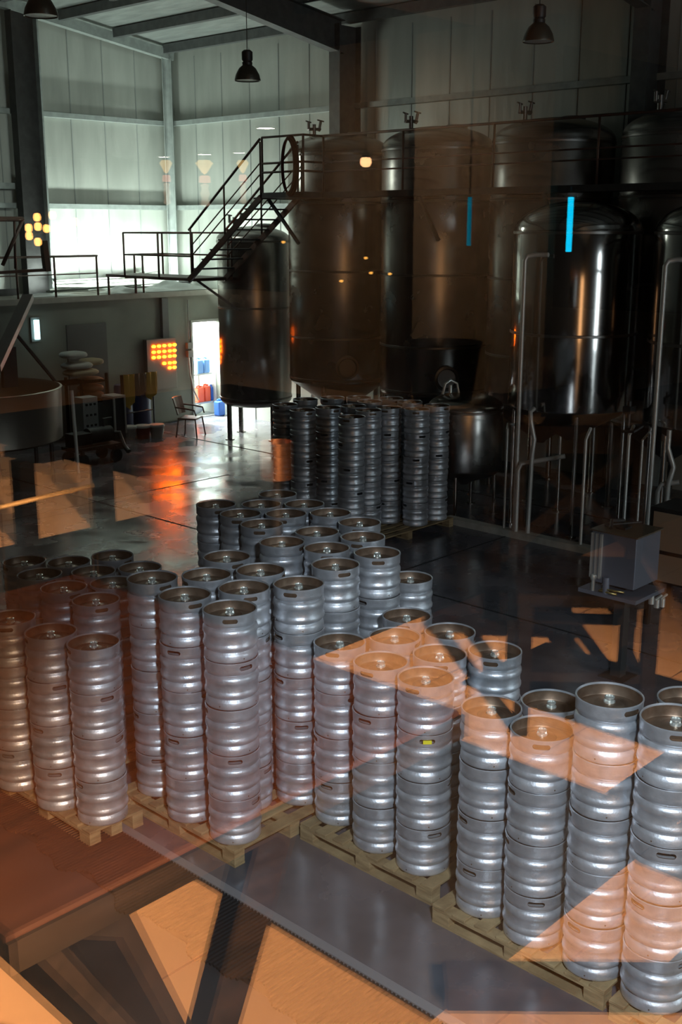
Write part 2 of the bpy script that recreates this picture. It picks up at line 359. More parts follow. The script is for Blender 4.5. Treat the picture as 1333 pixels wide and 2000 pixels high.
# ------------------------------------------------------------------ window wall between the upstairs room and the hall
gx0, gx1 = GLASS_X-0.006, GLASS_X
WY0, WY1, WZ0, WZ1 = -1.6, 3.2, 3.30, 6.05
ww = MB(); ww.box((0.40, -6.0, 0), (0.52, 24.0, WZ0)); ww.box((0.40, -6.0, WZ1), (0.52, 24.0, 9.0)); ww.box((0.40, -6.0, WZ0), (0.52, WY0, WZ1)); ww.box((0.40, WY1, WZ0), (0.52, 24.0, WZ1))
struct('wall_gallery', ww, mat('gallery_wall', (0.10, 0.075, 0.06), 0.7), 'wall between the upstairs room and the hall, holding the window', 'wall')
wf = MB()
for (a, b) in (((0.41, WY0-0.02, WZ0-0.02), (0.51, WY1+0.02, WZ0+0.05)), ((0.41, WY0-0.02, WZ1-0.05), (0.51, WY1+0.02, WZ1+0.02)), ((0.41, WY0-0.02, WZ0), (0.51, WY0+0.05, WZ1)), ((0.41, WY1-0.05, WZ0), (0.51, WY1+0.02, WZ1))): wf.box(a, b)
win = struct('window_1', wf, black_m, 'large fixed window looking down into the hall', 'window')
MB().box((gx0, WY0+0.04, WZ0+0.04), (gx1, WY1-0.04, WZ1-0.04)).obj('pane', glass_material(), win)

# ------------------------------------------------------------------ kegs
KR, KH = 0.2, 0.36
def keg_mesh():
    outer = [(0.150, 0.012), (0.172, 0.002), (0.186, 0.0), (0.193, 0.006), (0.195, 0.018), (0.193, 0.048), (0.189, 0.062), (0.181, 0.070), (0.179, 0.076),
             (0.186, 0.086), (0.197, 0.096), (0.2005, 0.108), (0.200, 0.122), (0.1945, 0.132), (0.1915, 0.142), (0.1915, 0.172), (0.1935, 0.190), (0.1985, 0.200),
             (0.2005, 0.212), (0.200, 0.226), (0.196, 0.238), (0.188, 0.247), (0.181, 0.252), (0.181, 0.258), (0.190, 0.266), (0.1945, 0.272),
             (0.1955, 0.300), (0.196, 0.335), (0.199, 0.348), (0.1985, 0.357), (0.194, 0.360), (0.189, 0.356), (0.188, 0.345), (0.188, 0.290), (0.184, 0.282)]
    outer = [(r, z) for r, z in outer]
    mb = MB(); mb.lathe([(0.0001, 0.012)]+outer+[(0.0001, 0.282)], 56)
    me = mb.mesh('keg_shell_raw', keg_steel)
    bm = bmesh.new(); bm.from_mesh(me); bmesh.ops.remove_doubles(bm, verts=bm.verts, dist=3e-4); bmesh.ops.recalc_face_normals(bm, faces=bm.faces); bm.to_mesh(me); bm.free()
    tmp = bpy.data.objects.new('keg_tmp', me); COL.objects.link(tmp)
    cut = MB()
    for a in (0, PI):                 # two oval hand slots through the collar
        ring = []
        for k in range(20):
            t = 2*PI*k/20; cx = 0.038 if math.cos(t) > 0 else -0.038
            ring.append((cx+0.0165*math.cos(t), 0.318+0.0165*math.sin(t)))
        vs = []
        for d in (0.17, 0.23):
            for (u, z) in ring: vs.append((d*math.cos(a)-u*math.sin(a), d*math.sin(a)+u*math.cos(a), z))
        cut.add(vs, [tuple(range(20))[::-1], tuple(range(20, 40))]+[(k, (k+1)%20, 20+(k+1)%20, 20+k) for k in range(20)])
    for a in (0.5, 0.5+PI/2, 0.5+PI, 0.5+1.5*PI):     # drain holes in the lower chime
        vs = []
        for d in (0.185, 0.21):
            for k in range(8):
                t = 2*PI*k/8; u = 0.005*math.cos(t); z = 0.028+0.005*math.sin(t); vs.append((d*math.cos(a)-u*math.sin(a), d*math.sin(a)+u*math.cos(a), z))
        cut.add(vs, [tuple(range(8))[::-1], tuple(range(8, 16))]+[(k, (k+1)%8, 8+(k+1)%8, 8+k) for k in range(8)])
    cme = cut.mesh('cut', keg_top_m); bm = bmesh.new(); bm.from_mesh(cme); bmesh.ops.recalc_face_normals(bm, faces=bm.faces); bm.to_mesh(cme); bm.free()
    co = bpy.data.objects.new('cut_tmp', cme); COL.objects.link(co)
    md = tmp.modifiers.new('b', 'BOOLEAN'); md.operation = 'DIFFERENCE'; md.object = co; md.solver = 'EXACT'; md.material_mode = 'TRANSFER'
    dg = bpy.context.evaluated_depsgraph_get(); out = bpy.data.meshes.new_from_object(tmp.evaluated_get(dg))
    bpy.data.objects.remove(tmp); bpy.data.objects.remove(co); out.name = 'keg_shell'
    out.polygons.foreach_set('use_smooth', [True]*len(out.polygons))
    bm = bmesh.new(); bm.from_mesh(out)
    for e in bm.edges:
        if len(e.link_faces) == 2 and e.calc_face_angle(0) > 0.8: e.smooth = False
    bm.to_mesh(out); bm.free()
    return out
shell_me = keg_mesh()
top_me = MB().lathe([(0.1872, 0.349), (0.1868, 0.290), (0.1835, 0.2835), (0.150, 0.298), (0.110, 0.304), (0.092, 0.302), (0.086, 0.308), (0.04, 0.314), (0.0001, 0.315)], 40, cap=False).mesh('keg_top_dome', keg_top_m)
vm = MB().lathe([(0.034, 0.313), (0.034, 0.322), (0.018, 0.324), (0.017, 0.338), (0.029, 0.341), (0.030, 0.350), (0.022, 0.352), (0.020, 0.345), (0.0001, 0.345)], 20)
for k in range(3): vm.cbox((0.026*math.cos(k*2.1), 0.026*math.sin(k*2.1), 0.328), (0.012, 0.012, 0.012))
valve_me = vm.mesh('keg_valve', valve_m)
tagmark = MB().bar((0.199, -0.03, 0.317), (0.199, 0.03, 0.317), 0.008, 0.026).mesh('yellow_insert', yellow_m)

TIERS = {4: ['bottom keg', 'third keg down', 'second keg down', 'top keg'], 5: ['bottom keg', 'fourth keg down', 'third keg down', 'second keg down', 'top keg']}
def keg_stack(x, y, n, phrase, group, face=None):
    toward = math.atan2(-y, -x)
    for t in range(n):
        ang = toward+random.uniform(-1.5, 1.5)
        if t == n-1 and face is not None: ang = toward+face
        top = t == n-1
        lab = f'{TIERS[n][t]} of {phrase}'
        if group == 'O' and phrase.startswith('the steel stack at the near corner') and t == n-2:
            ang = toward+0.1; lab = 'steel keg with a yellow insert in its hand slot, second down at a pallet corner'
        z0 = 0.14+KH*t+0.0005
        dx, dy = random.uniform(-.004, .004), random.uniform(-.004, .004)
        root = thing('beer_keg', lab, 'keg', (x+dx, y+dy, z0), ang, GROUPS[group])
        link('shell', shell_me, root)
        if top:
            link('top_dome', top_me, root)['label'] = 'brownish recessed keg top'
            link('valve', valve_me, root)
        if 'yellow' in lab: link('slot_insert', tagmark, root)['label'] = 'yellow insert in the hand slot'
GROUPS = dict(L='kegs in the dim brown group by the hall wall', M='kegs on the bluish front pallet', N='kegs in the dark group behind', O='kegs on the middle front pallet', P='kegs on the near pallets', Q='kegs in the far block before the tanks')
STK = [
 ('L', 4.399, 7.758, 4, 'the dim stack cut by the frame, just above the front row', None),
 ('L', 4.440, 7.250, 4, 'the middle stack in the front row of the dim group', None),
 ('L', 4.540, 6.819, 4, 'the dim stack standing nearest the bare floor corner', None),
 ('L', 5.130, 7.632, 4, 'the dim stack right behind the nearest brown-lit stack', None),
 ('L', 5.130, 8.117, 4, 'the dim stack in the middle of the brown group', None),
 ('L', 5.202, 8.600, 4, 'the dim stack second from the back on the outer side', None),
 ('L', 5.329, 9.060, 4, 'the outermost back corner stack of the dim group', None),
 ('L', 5.596, 8.740, 4, 'the mostly hidden stack in the back of the dim group', None),
 ('L', 5.585, 8.322, 4, 'the dim stack below the brown-lit back rim', None),
 ('L', 5.992, 8.606, 4, 'the back stack of the dim group, beside bare floor', None),
 ('L', 5.948, 8.115, 4, 'the dim stack tucked behind the tall bluish stack', None),
 ('L', 5.499, 7.913, 4, 'the darkest stack between the dim and bluish groups', None),
 ('M', 5.136, 6.852, 5, 'the bluish stack first in the front row, beside the dim group', 0.55),
 ('M', 5.042, 6.339, 5, 'the bluish stack second in the front row', 0.4),
 ('M', 5.063, 5.856, 5, 'the nearest bluish stack on the pallet corner, fully in view', 0.0),
 ('M', 5.919, 6.867, 5, 'the back corner stack of the bluish pallet', None),
 ('M', 5.482, 6.601, 5, 'the middle stack of the bluish pallet near the dim group', None),
 ('M', 5.858, 6.382, 5, 'the middle stack in the back row of the bluish pallet', None),
 ('M', 5.460, 6.147, 5, 'the stack right behind the nearest bluish stack', None),
 ('M', 5.820, 5.913, 5, 'the bluish stack at the pallet end beside the middle pallet', -0.35),
 ('N', 7.055, 8.327, 5, 'the dark stack by the lit floor with a shining slot', 0.2),
 ('N', 7.375, 8.007, 5, 'the second stack in the back edge of the dark group', None),
 ('N', 7.778, 8.204, 5, 'the rearmost stack of the dark group', None),
 ('N', 6.979, 7.875, 5, 'the dark stack just before the one with the shining slot', None),
 ('N', 7.272, 7.554, 5, 'the central stack in the back half of the dark group', None),
 ('N', 7.675, 7.699, 5, 'the back stack midway along the dark group', None),
 ('N', 7.594, 7.270, 5, 'the dark stack midway along the far side', None),
 ('N', 7.510, 6.820, 5, 'the far-side dark stack beside the open floor', None),
 ('N', 7.161, 6.459, 5, 'the dark stack behind the tall end stack', None),
 ('N', 6.852, 7.439, 5, 'the outer dark stack with orange streaks below', None),
 ('N', 7.005, 6.879, 5, 'the innermost stack in the near half of the dark group', None),
 ('N', 6.552, 6.861, 5, 'the dark stack just behind the back bluish corner', None),
 ('N', 6.681, 6.440, 5, 'the third stack from the near end of the dark group', None),
 ('N', 6.381, 6.052, 5, 'the hazy stack directly behind the bluish pallet end', None),
 ('N', 6.873, 6.030, 5, 'the tall silvery end stack of the dark group', 0.05),
 ('N', 7.406, 6.102, 4, 'the low stack half hidden past the tall silvery end', None),
 ('O', 5.809, 5.468, 4, 'the first front stack of the middle pallet', -0.3),
 ('O', 6.606, 5.479, 4, 'the back corner stack of the middle pallet', None),
 ('O', 6.183, 5.246, 4, 'the centre stack in the back of the middle pallet', None),
 ('O', 5.722, 4.987, 4, 'the second front stack of the middle pallet', None),
 ('O', 6.552, 5.001, 4, 'the orange-lit stack in the back of the middle pallet', None),
 ('O', 6.135, 4.767, 4, 'the orange-topped stack in the heart of the middle pallet', None),
 ('O', 6.463, 4.508, 4, 'the far end stack of the middle pallet, standing apart', -0.15),
 ('O', 5.719, 4.560, 4, 'the steel stack at the near corner of the middle pallet', -0.5),
 ('P', 5.613, 3.932, 4, 'the first stack on the long near pallet', None),
 ('P', 5.965, 3.700, 4, 'the back stack on the long near pallet', None),
 ('P', 5.572, 3.513, 4, 'the second front stack on the long near pallet', 0.0),
 ('P', 5.560, 3.052, 5, 'the tallest and widest stack on the long near pallet', 0.75),
 ('P', 5.537, 2.628, 5, 'the stack cut by the frame edge, on the nearest pallet', 0.15),
 ('P', 6.627, 3.067, 4, 'the dark stack behind the two tallest near stacks', None),
 ('Q', 12.045, 12.503, 5, 'the outermost stack of the far block, by the lit floor', None),
 ('Q', 11.843, 11.907, 5, 'the far block front stack nearest the lit floor', None),
 ('Q', 12.642, 12.651, 5, 'the rear stack of the far block nearest the lit floor', None),
 ('Q', 12.280, 11.801, 5, 'the far block stack between its first two front stacks', None),
 ('Q', 11.892, 10.958, 5, 'the most forward stack of the far block', None),
 ('Q', 12.659, 11.626, 5, 'the stack hidden behind the most forward far stack', None),
 ('Q', 12.510, 11.175, 5, 'the far block stack just past the most forward one', None),
 ('Q', 12.927, 11.137, 5, 'the slim-looking far stack before the wide front gap', None),
 ('Q', 13.184, 11.755, 5, 'the middle stack in the second row of the far block', None),
 ('Q', 13.661, 11.729, 5, 'the back stack of the far block under the tank', None),
 ('Q', 13.574, 11.261, 5, 'the far block stack behind its last two', None),
 ('Q', 13.093, 10.719, 5, 'the far front stack second from the dished tank', None),
 ('Q', 13.577, 10.720, 5, 'the end stack of the far block beside the dished tank', None),
 ('Q', 13.390, 12.182, 5, 'the back stack of the far block catching warm light', None),
 ('Q', 13.060, 12.451, 5, 'the second back stack of the far block catching warm light', None),
]
for g_, x, y, n, ph, fc in STK: keg_stack(x, y, n, ph, g_, fc)

# ------------------------------------------------------------------ pallets
def pallet(x0, x1, y0, y1, label):
    t = thing('wooden_pallet', label, 'pallet', ((x0+x1)/2, (y0+y1)/2, 0), group='wooden pallets under the kegs')
    W, D = x1-x0, y1-y0
    nb = max(5, round(D/0.17))
    for i in range(nb):
        yc = -D/2+0.05+(D-0.1)*i/(nb-1)
        MB().cbox((random.uniform(-.008, .008), yc, 0.129), (W, 0.105, 0.02)).obj('deck_board', pallet_m, t, 0.003)
    for xx in (-W/2+0.05, 0, W/2-0.05):
        MB().cbox((xx, 0, 0.109), (0.1, D, 0.018)).obj('stringer_board', pallet_m, t)
        MB().cbox((xx, 0, 0.010), (0.1, D, 0.018)).obj('bottom_board', pallet_m, t)
        for yy in (-D/2+0.07, 0, D/2-0.07):
            MB().cbox((xx, yy, 0.0595), (0.1, 0.14, 0.08)).obj('block', pallet_m, t, 0.003)
pallet(4.88, 6.13, 5.66, 7.08, 'worn wooden pallet carrying the bluish keg stacks')
pallet(5.50, 6.83, 4.30, 5.60, 'wooden pallet carrying the middle group of four-high stacks')
pallet(5.36, 6.50, 2.86, 4.18, 'long pale wooden pallet under the three near keg stacks')
pallet(5.32, 6.52, 1.55, 2.80, 'wooden pallet at the frame corner under the nearest stack')
pallet(4.30, 4.80, 6.66, 7.95, 'narrow pallet under the front row of the dim group')
pallet(4.90, 6.20, 7.42, 9.28, 'pallet under the rear rows of the dim group')
pallet(6.17, 7.72, 5.82, 7.12, 'pallet under the near half of the dark group')
pallet(6.66, 8.00, 7.16, 8.56, 'pallet under the rear half of the dark group')
pallet(11.68, 13.80, 10.52, 12.86, 'broad pallet under the far keg block')
pallet(6.53, 7.40, 2.60, 3.60, 'pallet half hidden behind the nearest kegs')
# ------------------------------------------------------------------ tanks
def tank(label, cx, cy, r, zb, zs, ztop, m, bands=(), cone=0.7, legs=4, lrot=0.4, group=None, valves=True, leg_r=0.05, manway=None, name='fermenting_tank'):
    t = thing(name, label, 'tank', (cx, cy, 0), group=group)
    b = MB(); b.lathe([(r-0.006, zb), (r, zb+0.02), (r, zs-0.02), (r-0.006, zs)], 72); b.obj('shell', m, t)
    d = MB(); pr = []
    for i in range(13):
        a = PI/2*i/12; pr.append((max(0.0001, r*math.cos(a)), zs+(ztop-zs)*math.sin(a)))
    d.lathe(pr, 64); dome = d.obj('domed_top', m, t)
    c = MB(); c.lathe([(0.07, zb-cone), (0.10, zb-cone+0.04), (r*0.86, zb-0.10), (r*0.97, zb-0.03), (r-0.004, zb)], 56); c.obj('cone_bottom', tank_band, t)
    for z in bands:
        MB().lathe([(r+0.001, z-0.022), (r+0.012, z-0.016), (r+0.012, z+0.016), (r+0.001, z+0.022)], 64).obj('band', tank_band, t)
    for k in range(legs):
        a = lrot+2*PI*k/legs; x, y = (r-0.10)*math.cos(a), (r-0.10)*math.sin(a)
        MB().tube([(x, y, 0.01), (x, y, zb+0.05)], leg_r, 12).lathe([(leg_r+0.05, 0.0), (leg_r+0.05, 0.015), (leg_r, 0.02)], 14, (x, y, 0)).obj('leg', m, t)
    if valves:
        v = MB(); ox, oy = -0.35*r, 0.35*r; zt = zs+(ztop-zs)*0.88
        v.tube([(ox, oy, zt-0.05), (ox, oy, zt+0.22)], 0.045, 12).tube([(ox-0.16, oy, zt+0.12), (ox+0.18, oy, zt+0.14)], 0.03, 10)
        v.tube([(ox-0.15, oy, zt+0.12), (ox-0.15, oy, zt+0.26)], 0.028, 10).tube([(ox+0.16, oy+0.02, zt+0.1), (ox+0.2, oy, zt+0.3)], 0.028, 10)
        v.tube([(ox-0.22, oy, zt+0.27), (ox-0.08, oy, zt+0.25)], 0.014, 8).tube([(ox+0.1, oy, zt+0.31), (ox+0.28, oy, zt+0.29)], 0.014, 8)
        v.obj('relief_valve', tank_band, dome)
        MB().lathe([(0.20, 0), (0.22, 0.03), (0.22, 0.07), (0.16, 0.10), (0.0001, 0.11)], 28, (0.3*r, -0.15*r, zt-0.02)).obj('manway_lid', tank_band, dome)
    if manway:
        a, z = manway; x, y = r*math.cos(a), r*math.sin(a)
        n = Vector((math.cos(a), math.sin(a), 0)); s = Vector((-n.y, n.x, 0)); mb = MB(); rg = []
        for dd, rr in ((0.0, 0.23), (0.05, 0.23), (0.06, 0.19), (0.03, 0.17)):
            rg.append([Vector((x, y, z))+n*dd+s*rr*math.cos(2*PI*k/24)+Vector((0, 0, rr*math.sin(2*PI*k/24))) for k in range(24)])
        vs = [q for g_ in rg for q in g_]; fs = [(i*24+k, i*24+(k+1)%24, (i+1)*24+(k+1)%24, (i+1)*24+k) for i in range(3) for k in range(24)]+[tuple(range(72, 96))]
        mb.add(vs, fs, True); mb.obj('manhole_door', tank_band, t)
    return t
TX = 17.0
tn = ['tall grey fermenting tank beside the top of the stairs', 'tall tank second along the catwalk from the stairs', 'tall tank third along the catwalk, rising behind the low dished tank', 'fourth tall tank, behind the polished tank with white pipe', 'fifth tall tank at the dark end of the catwalk']
for i in range(5):
    tank(tn[i], TX, 16.0-2.48*i, 1.03, 1.55, 6.0, 6.38, tank_m, (1.62, 2.45, 3.75, 5.05, 5.95), group='tall fermenting tanks under the catwalk', manway=(PI+0.9, 1.9))
tank('shorter grey tank with domed top near the open doorway', 17.07, 18.65, 0.8, 0.85, 4.35, 4.62, tank_m, (0.92, 2.9, 4.3), cone=0.2, legs=4, lrot=PI-0.2, leg_r=0.055, name='storage_tank')
pol = [('polished tank with a wide bright highlight and tall white pipe', 15.12, 9.32), ('polished tank cut by the frame edge', 15.12, 6.98)]
for lb, x, y in pol:
    tank(lb, x, y, 0.95, 1.92, 4.55, 4.98, tank_polish, (3.05, 4.52), cone=0.55, legs=4, lrot=PI*0.72, group='polished tanks on the curb', leg_r=0.03, valves=False, name='polished_tank')
tank('low dished tank at the end of the far keg block', 14.75, 11.05, 0.62, 0.75, 1.74, 1.98, tank_m, (1.72,), cone=0.3, legs=4, leg_r=0.03, valves=False, name='dished_tank')
v = MB(); v.tube([(14.6, 11.25, 1.97), (14.6, 11.25, 2.1)], 0.03, 10).tube([(14.5, 11.33, 1.95), (14.52, 11.3, 2.12), (14.6, 11.25, 2.18), (14.68, 11.18, 2.12), (14.70, 11.15, 1.95)], 0.022, 10)
steel('tank_valve', 'small bright looped valve on the low dished tank', 'valve', v, valve_m)
# pipes standing in front of the polished tanks
def pipe(label, pts, r=0.028, m=pipe_m): return steel('process_pipe', label, 'pipe', MB().tube(pts, r, 12), m, 'pipes standing on the curb')
def vp(x, zs, px, pyt, py2, n=2):
    a = atx(px, pyt, x); return a
X = 13.955
a = atx(1026, 500, X); pipe('tall pale pipe with a short elbow before the polished tank', [(X, a.y, 0.1), (X, a.y, a.z-0.06), (X+0.03, a.y-0.03, a.z), (X+0.1, a.y-0.12, a.z+0.02), (X+0.12, a.y-0.32, a.z+0.02)], 0.032)
a = atx(1041, 805, X); pipe('pale pipe with a kinked top beside the tall elbow pipe', [(X, a.y, 0.1), (X, a.y-0.02, 1.3), (X, a.y-0.05, 1.55), (X, a.y+0.02, 1.8), (X, a.y+0.04, a.z), (X+0.12, a.y+0.06, a.z+0.03)], 0.034)
a = atx(992, 838, X); pipe('thin pale pipe before the low dished tank', [(X, a.y, 0.1), (X, a.y, a.z), (X+0.08, a.y+0.05, a.z+0.06), (X+0.3, a.y+0.1, a.z+0.02)], 0.02)
a = atx(1016, 905, X); pipe('short pale elbow pipe leaning to the tank outlet', [(X-0.04, a.y+0.0, 0.1), (X-0.04, a.y, a.z-0.1), (X, a.y-0.03, a.z), (X+0.1, a.y-0.25, a.z+0.06), (X+0.25, a.y-0.62, a.z+0.16)], 0.034)
a = atx(1146, 845, X); pipe('thin pale pipe below the middle of the polished tank', [(X, a.y, 0.1), (X, a.y, a.z-0.1), (X+0.12, a.y, a.z+0.05)], 0.024)
a = atx(1230, 850, X); pipe('thin pale pipe between the two polished tanks', [(X, a.y, 0.1), (X, a.y, a.z), (X+0.2, a.y+0.05, a.z+0.1)], 0.024)
a = atx(1256, 860, X); pipe('thin rusty pipe just before the second polished tank', [(X, a.y, 0.1), (X, a.y, a.z), (X+0.2, a.y, a.z+0.1)], 0.018)
a = atx(1301, 510, X); pipe('tall pale pipe with elbow before the frame edge tank', [(X, a.y, 0.1), (X, a.y, a.z-0.06), (X+0.03, a.y-0.03, a.z), (X+0.1, a.y-0.12, a.z+0.02), (X+0.12, a.y-0.45, a.z+0.02)], 0.034)
a = atx(1311, 840, X); pipe('pale kinked pipe near the frame edge', [(X, a.y, 0.1), (X, a.y-0.02, 1.2), (X, a.y-0.08, 1.45), (X, a.y+0.02, 1.7), (X, a.y+0.02, a.z)], 0.034)
a = atx(1287, 945, X); pipe('short bent pipe near the frame edge', [(X, a.y, 0.1), (X, a.y, a.z-0.1), (X, a.y-0.05, a.z), (X+0.1, a.y-0.25, a.z+0.05)], 0.034)
a = atx(1230, 800, X); pm = MB(); pm.cbox((X, a.y, a.z), (0.16, 0.12, 0.1)).tube([(X, a.y, a.z-0.25), (X, a.y, a.z+0.12)], 0.03, 10).tube([(X-0.08, a.y+0.05, a.z-0.3), (X-0.1, a.y-0.15, a.z-0.28), (X+0.05, a.y-0.22, a.z-0.2)], 0.02, 10)
steel('sample_valve', 'dark sample valve between the two polished tanks', 'valve', pm, dark_steel)

# ------------------------------------------------------------------ catwalk, stairs, landing, ledge railing
cw = thing('catwalk', 'dark steel catwalk with railings along the tops of the tall tanks', 'catwalk', (15.9, 11, 5.2))
def cl(o, p): return Vector(p)-o.location
CX0, CX1, CZ, CY0, CY1 = 15.42, 15.93, 5.22, 3.0, 16.05
def at_(o, mb): mb.v = [(v_[0]-o.location.x, v_[1]-o.location.y, v_[2]-o.location.z) for v_ in mb.v]; return mb
at_(cw, MB().box((CX0, CY0, CZ-0.10), (CX1, CY1, CZ)).box((14.93, 14.95, CZ-0.10), (CX0, CY1, CZ))).obj('deck', dark_steel, cw)
rl = MB()
for z in (CZ+0.36, CZ+0.52, CZ+0.98): rl.tube([(CX0+0.03, CY0, z), (CX0+0.03, 14.95, z)], 0.022 if z > CZ+0.9 else 0.014, 8)
at_(cw, rl).obj('front_railing', rust_rail, cw)
y = 14.95
while y > CY0:
    at_(cw, MB().tube([(CX0+0.03, y, CZ), (CX0+0.03, y, CZ+0.98)], 0.02, 8)).obj('railing_post', rust_rail, cw); y -= 1.9
rl = MB()
for z in (CZ+0.36, CZ+0.52, CZ+0.98): rl.tube([(14.95, CY1, z), (14.95, 14.97, z), (CX0+0.03, 14.97, z)], 0.02, 8)
for (x, y) in ((14.95, CY1), (14.95, 14.97)): rl.tube([(x, y, CZ), (x, y, CZ+0.98)], 0.022, 8)
at_(cw, rl).obj('end_railing', rust_rail, cw)
for y in (12.7, 10.2, 7.7):
    at_(cw, MB().bar((CX0+0.05, y, CZ-0.1), (CX1+0.1, y-0.0, CZ-0.85), 0.05)).obj('knee_brace', dark_steel, cw)
# red hose coil hanging on the railing at the stair head
hc = MB()
for k in range(3):
    pts = []
    for i in range(33):
        a_ = 2*PI*i/32; pts.append((14.90-0.03*k, 15.25+(0.2-0.02*k)*math.cos(a_), CZ+0.45+(0.52-0.03*k)*math.sin(a_)))
    hc.tube(pts, 0.022, 8, cap=False)
steel('hose_coil', 'dark red hose coiled over the catwalk railing at the stair head', 'hose', hc, mat('dark_red_rubber', (0.05, 0.012, 0.01), 0.6, spec=0.1))
# staircase
st = thing('staircase', 'dark steel stairs rising from the landing to the catwalk', 'staircase', (15.6, 17.6, 3.6))
SX0, SX1 = 14.95, 15.93; p0 = (18.20, 3.66); p1 = (16.10, 5.20)
for sx in (SX0, SX1):
    at_(st, MB().bar((sx, p0[0]+0.1, p0[1]-0.12), (sx, p1[0], p1[1]-0.06), 0.045, 0.11)).obj('stringer', rust_rail, st)
    h = MB(); h.tube([(sx, p0[0]+0.05, p0[1]+0.88), (sx, p1[0], p1[1]+0.98)], 0.024, 8)
    for q in (0.36, 0.56): h.tube([(sx, p0[0], p0[1]+q), (sx, p1[0], p1[1]+q)], 0.013, 8)
    at_(st, h).obj('handrail', rust_rail, st)
    for f in (0.0, 0.5, 1.0):
        yy = p0[0]+(p1[0]-p0[0])*f; zz = p0[1]+(p1[1]-p0[1])*f
        at_(st, MB().tube([(sx, yy, zz-0.05), (sx, yy, zz+0.93)], 0.019, 8)).obj('baluster', rust_rail, st)
for i in range(8):
    f = (i+0.5)/8; yy = p0[0]+(p1[0]-p0[0])*f; zz = p0[1]+(p1[1]-p0[1])*f
    at_(st, MB().cbox(((SX0+SX1)/2, yy, zz+0.02), (SX1-SX0-0.04, 0.2, 0.03))).obj('tread', dark_steel, st)
at_(st, MB().bar((SX0+0.1, 16.0, 5.1), (SX0+0.1, 15.2, 4.3), 0.05)).obj('brace', dark_steel, st)
# landing between ledge and stairs
LY1 = 20.6; LX0, LX1, LDZ = 15.05, 16.10, 3.58
lt = thing('stair_landing', 'dark railed steel landing between the ledge and the stairs', 'landing', (15.7, 20.3, 3.5))
at_(lt, MB().box((LX0, 18.25, LDZ-0.06), (LX1, LY1, LDZ)).box((LX0+0.1, LY1, LDZ-0.06), (LX1-0.1, 21.45, LDZ))).obj('deck', rust_rail, lt)
rl = MB()
for z in (0.44, 0.80-0.2+0.3):
    rl.tube([(LX0, 18.28, LDZ+z), (LX0, LY1, LDZ+z)], 0.018, 8); rl.tube([(LX1, 18.28, LDZ+z), (LX1, LY1, LDZ+z)], 0.018, 8); rl.tube([(LX0, LY1, LDZ+z), (LX1, LY1, LDZ+z)], 0.018, 8)
at_(lt, rl).obj('railing', rust_rail, lt)
for (x, y) in ((LX0, 18.28), (LX0, 19.4), (LX0, LY1), (LX1, 18.28), (LX1, LY1)):
    at_(lt, MB().tube([(x, y, LDZ-0.05), (x, y, LDZ+0.9)], 0.022, 8)).obj('railing_post', rust_rail, lt)
for (x, y) in ((LX0+0.15, LY1), (LX1-0.15, LY1)):
    at_(lt, MB().tube([(x, 21.43, 3.12), (x, 21.43, LDZ)], 0.026, 8)).obj('support_post', rust_rail, lt)
at_(lt, MB().bar((LX0+0.2, 18.4, LDZ-0.05), (LX0+0.9, 17.9, 2.9), 0.05)).obj('brace', dark_steel, lt)
# ledge railing
lr = thing('ledge_railing', 'dark pipe railing along the front of the ledge', 'railing', (10, BY-0.05, LZ+0.12))
h = MB()
h.tube([(6.0, BY-0.05, 3.98), (LX0-0.03, BY-0.05, 3.98)], 0.026, 8); h.tube([(6.0, BY-0.05, 3.6), (LX0-0.03, BY-0.05, 3.6)], 0.014, 8)
h.tube([(LX1, BY-0.05, 3.98), (17.0, BY-0.05, 3.98)], 0.022, 8)
at_(lr, h).obj('rails', rust_rail, lr)
for px in (30, 105, 188, 262, 278):
    x = aty(px, 500, BY-0.05).x
    at_(lr, MB().tube([(x, BY-0.05, LZ+0.1), (x, BY-0.05, 3.98)], 0.024, 8)).obj('railing_post', rust_rail, lr)
# raised walkway and stair at the frame edge, by the wide column
wk = thing('raised_walkway', 'dark steel walkway end and steep ladder stair at the frame edge', 'walkway', (12.5, 20, 4))
a = aty(0, 555, 20.6); b = aty(92, 527, 20.6)
wkm = MB(); wkm.bar((a.x-3, 20.6, a.z+0.15), (b.x, 20.6, b.z), 0.06, 0.06); at_(wk, wkm).obj('walkway_edge', rust_rail, wk)
c = aty(0, 428, 20.6); d = aty(45, 428, 20.6)
h = MB(); h.tube([(c.x-3, 20.6, c.z), (d.x, 20.6, d.z)], 0.05, 8); e_ = aty(5, 518, 20.6); h.tube([(d.x, 20.6, d.z), (e_.x, 20.6, e_.z)], 0.04, 8)
at_(wk, h).obj('railing', rust_rail, wk)
a = aty(28, 430, 20.6); b = aty(30, 525, 20.6); at_(wk, MB().tube([a, b], 0.025, 8)).obj('railing_post', rust_rail, wk)
a = aty(85, 470, 20.6); b = aty(92, 530, 20.6); at_(wk, MB().bar(a, b, 0.12)).obj('railing_post', rust_rail, wk)
a = aty(55, 580, 19.5); b = aty(-10, 720, 17.5); at_(wk, MB().bar(a, b, 0.2, 0.12)).obj('stringer', dark_steel, wk)
a = aty(25, 645, 19.2); b = aty(108, 745, 19.2); at_(wk, MB().bar(a, b, 0.05, 0.05)).obj('handrail', dark_steel, wk)

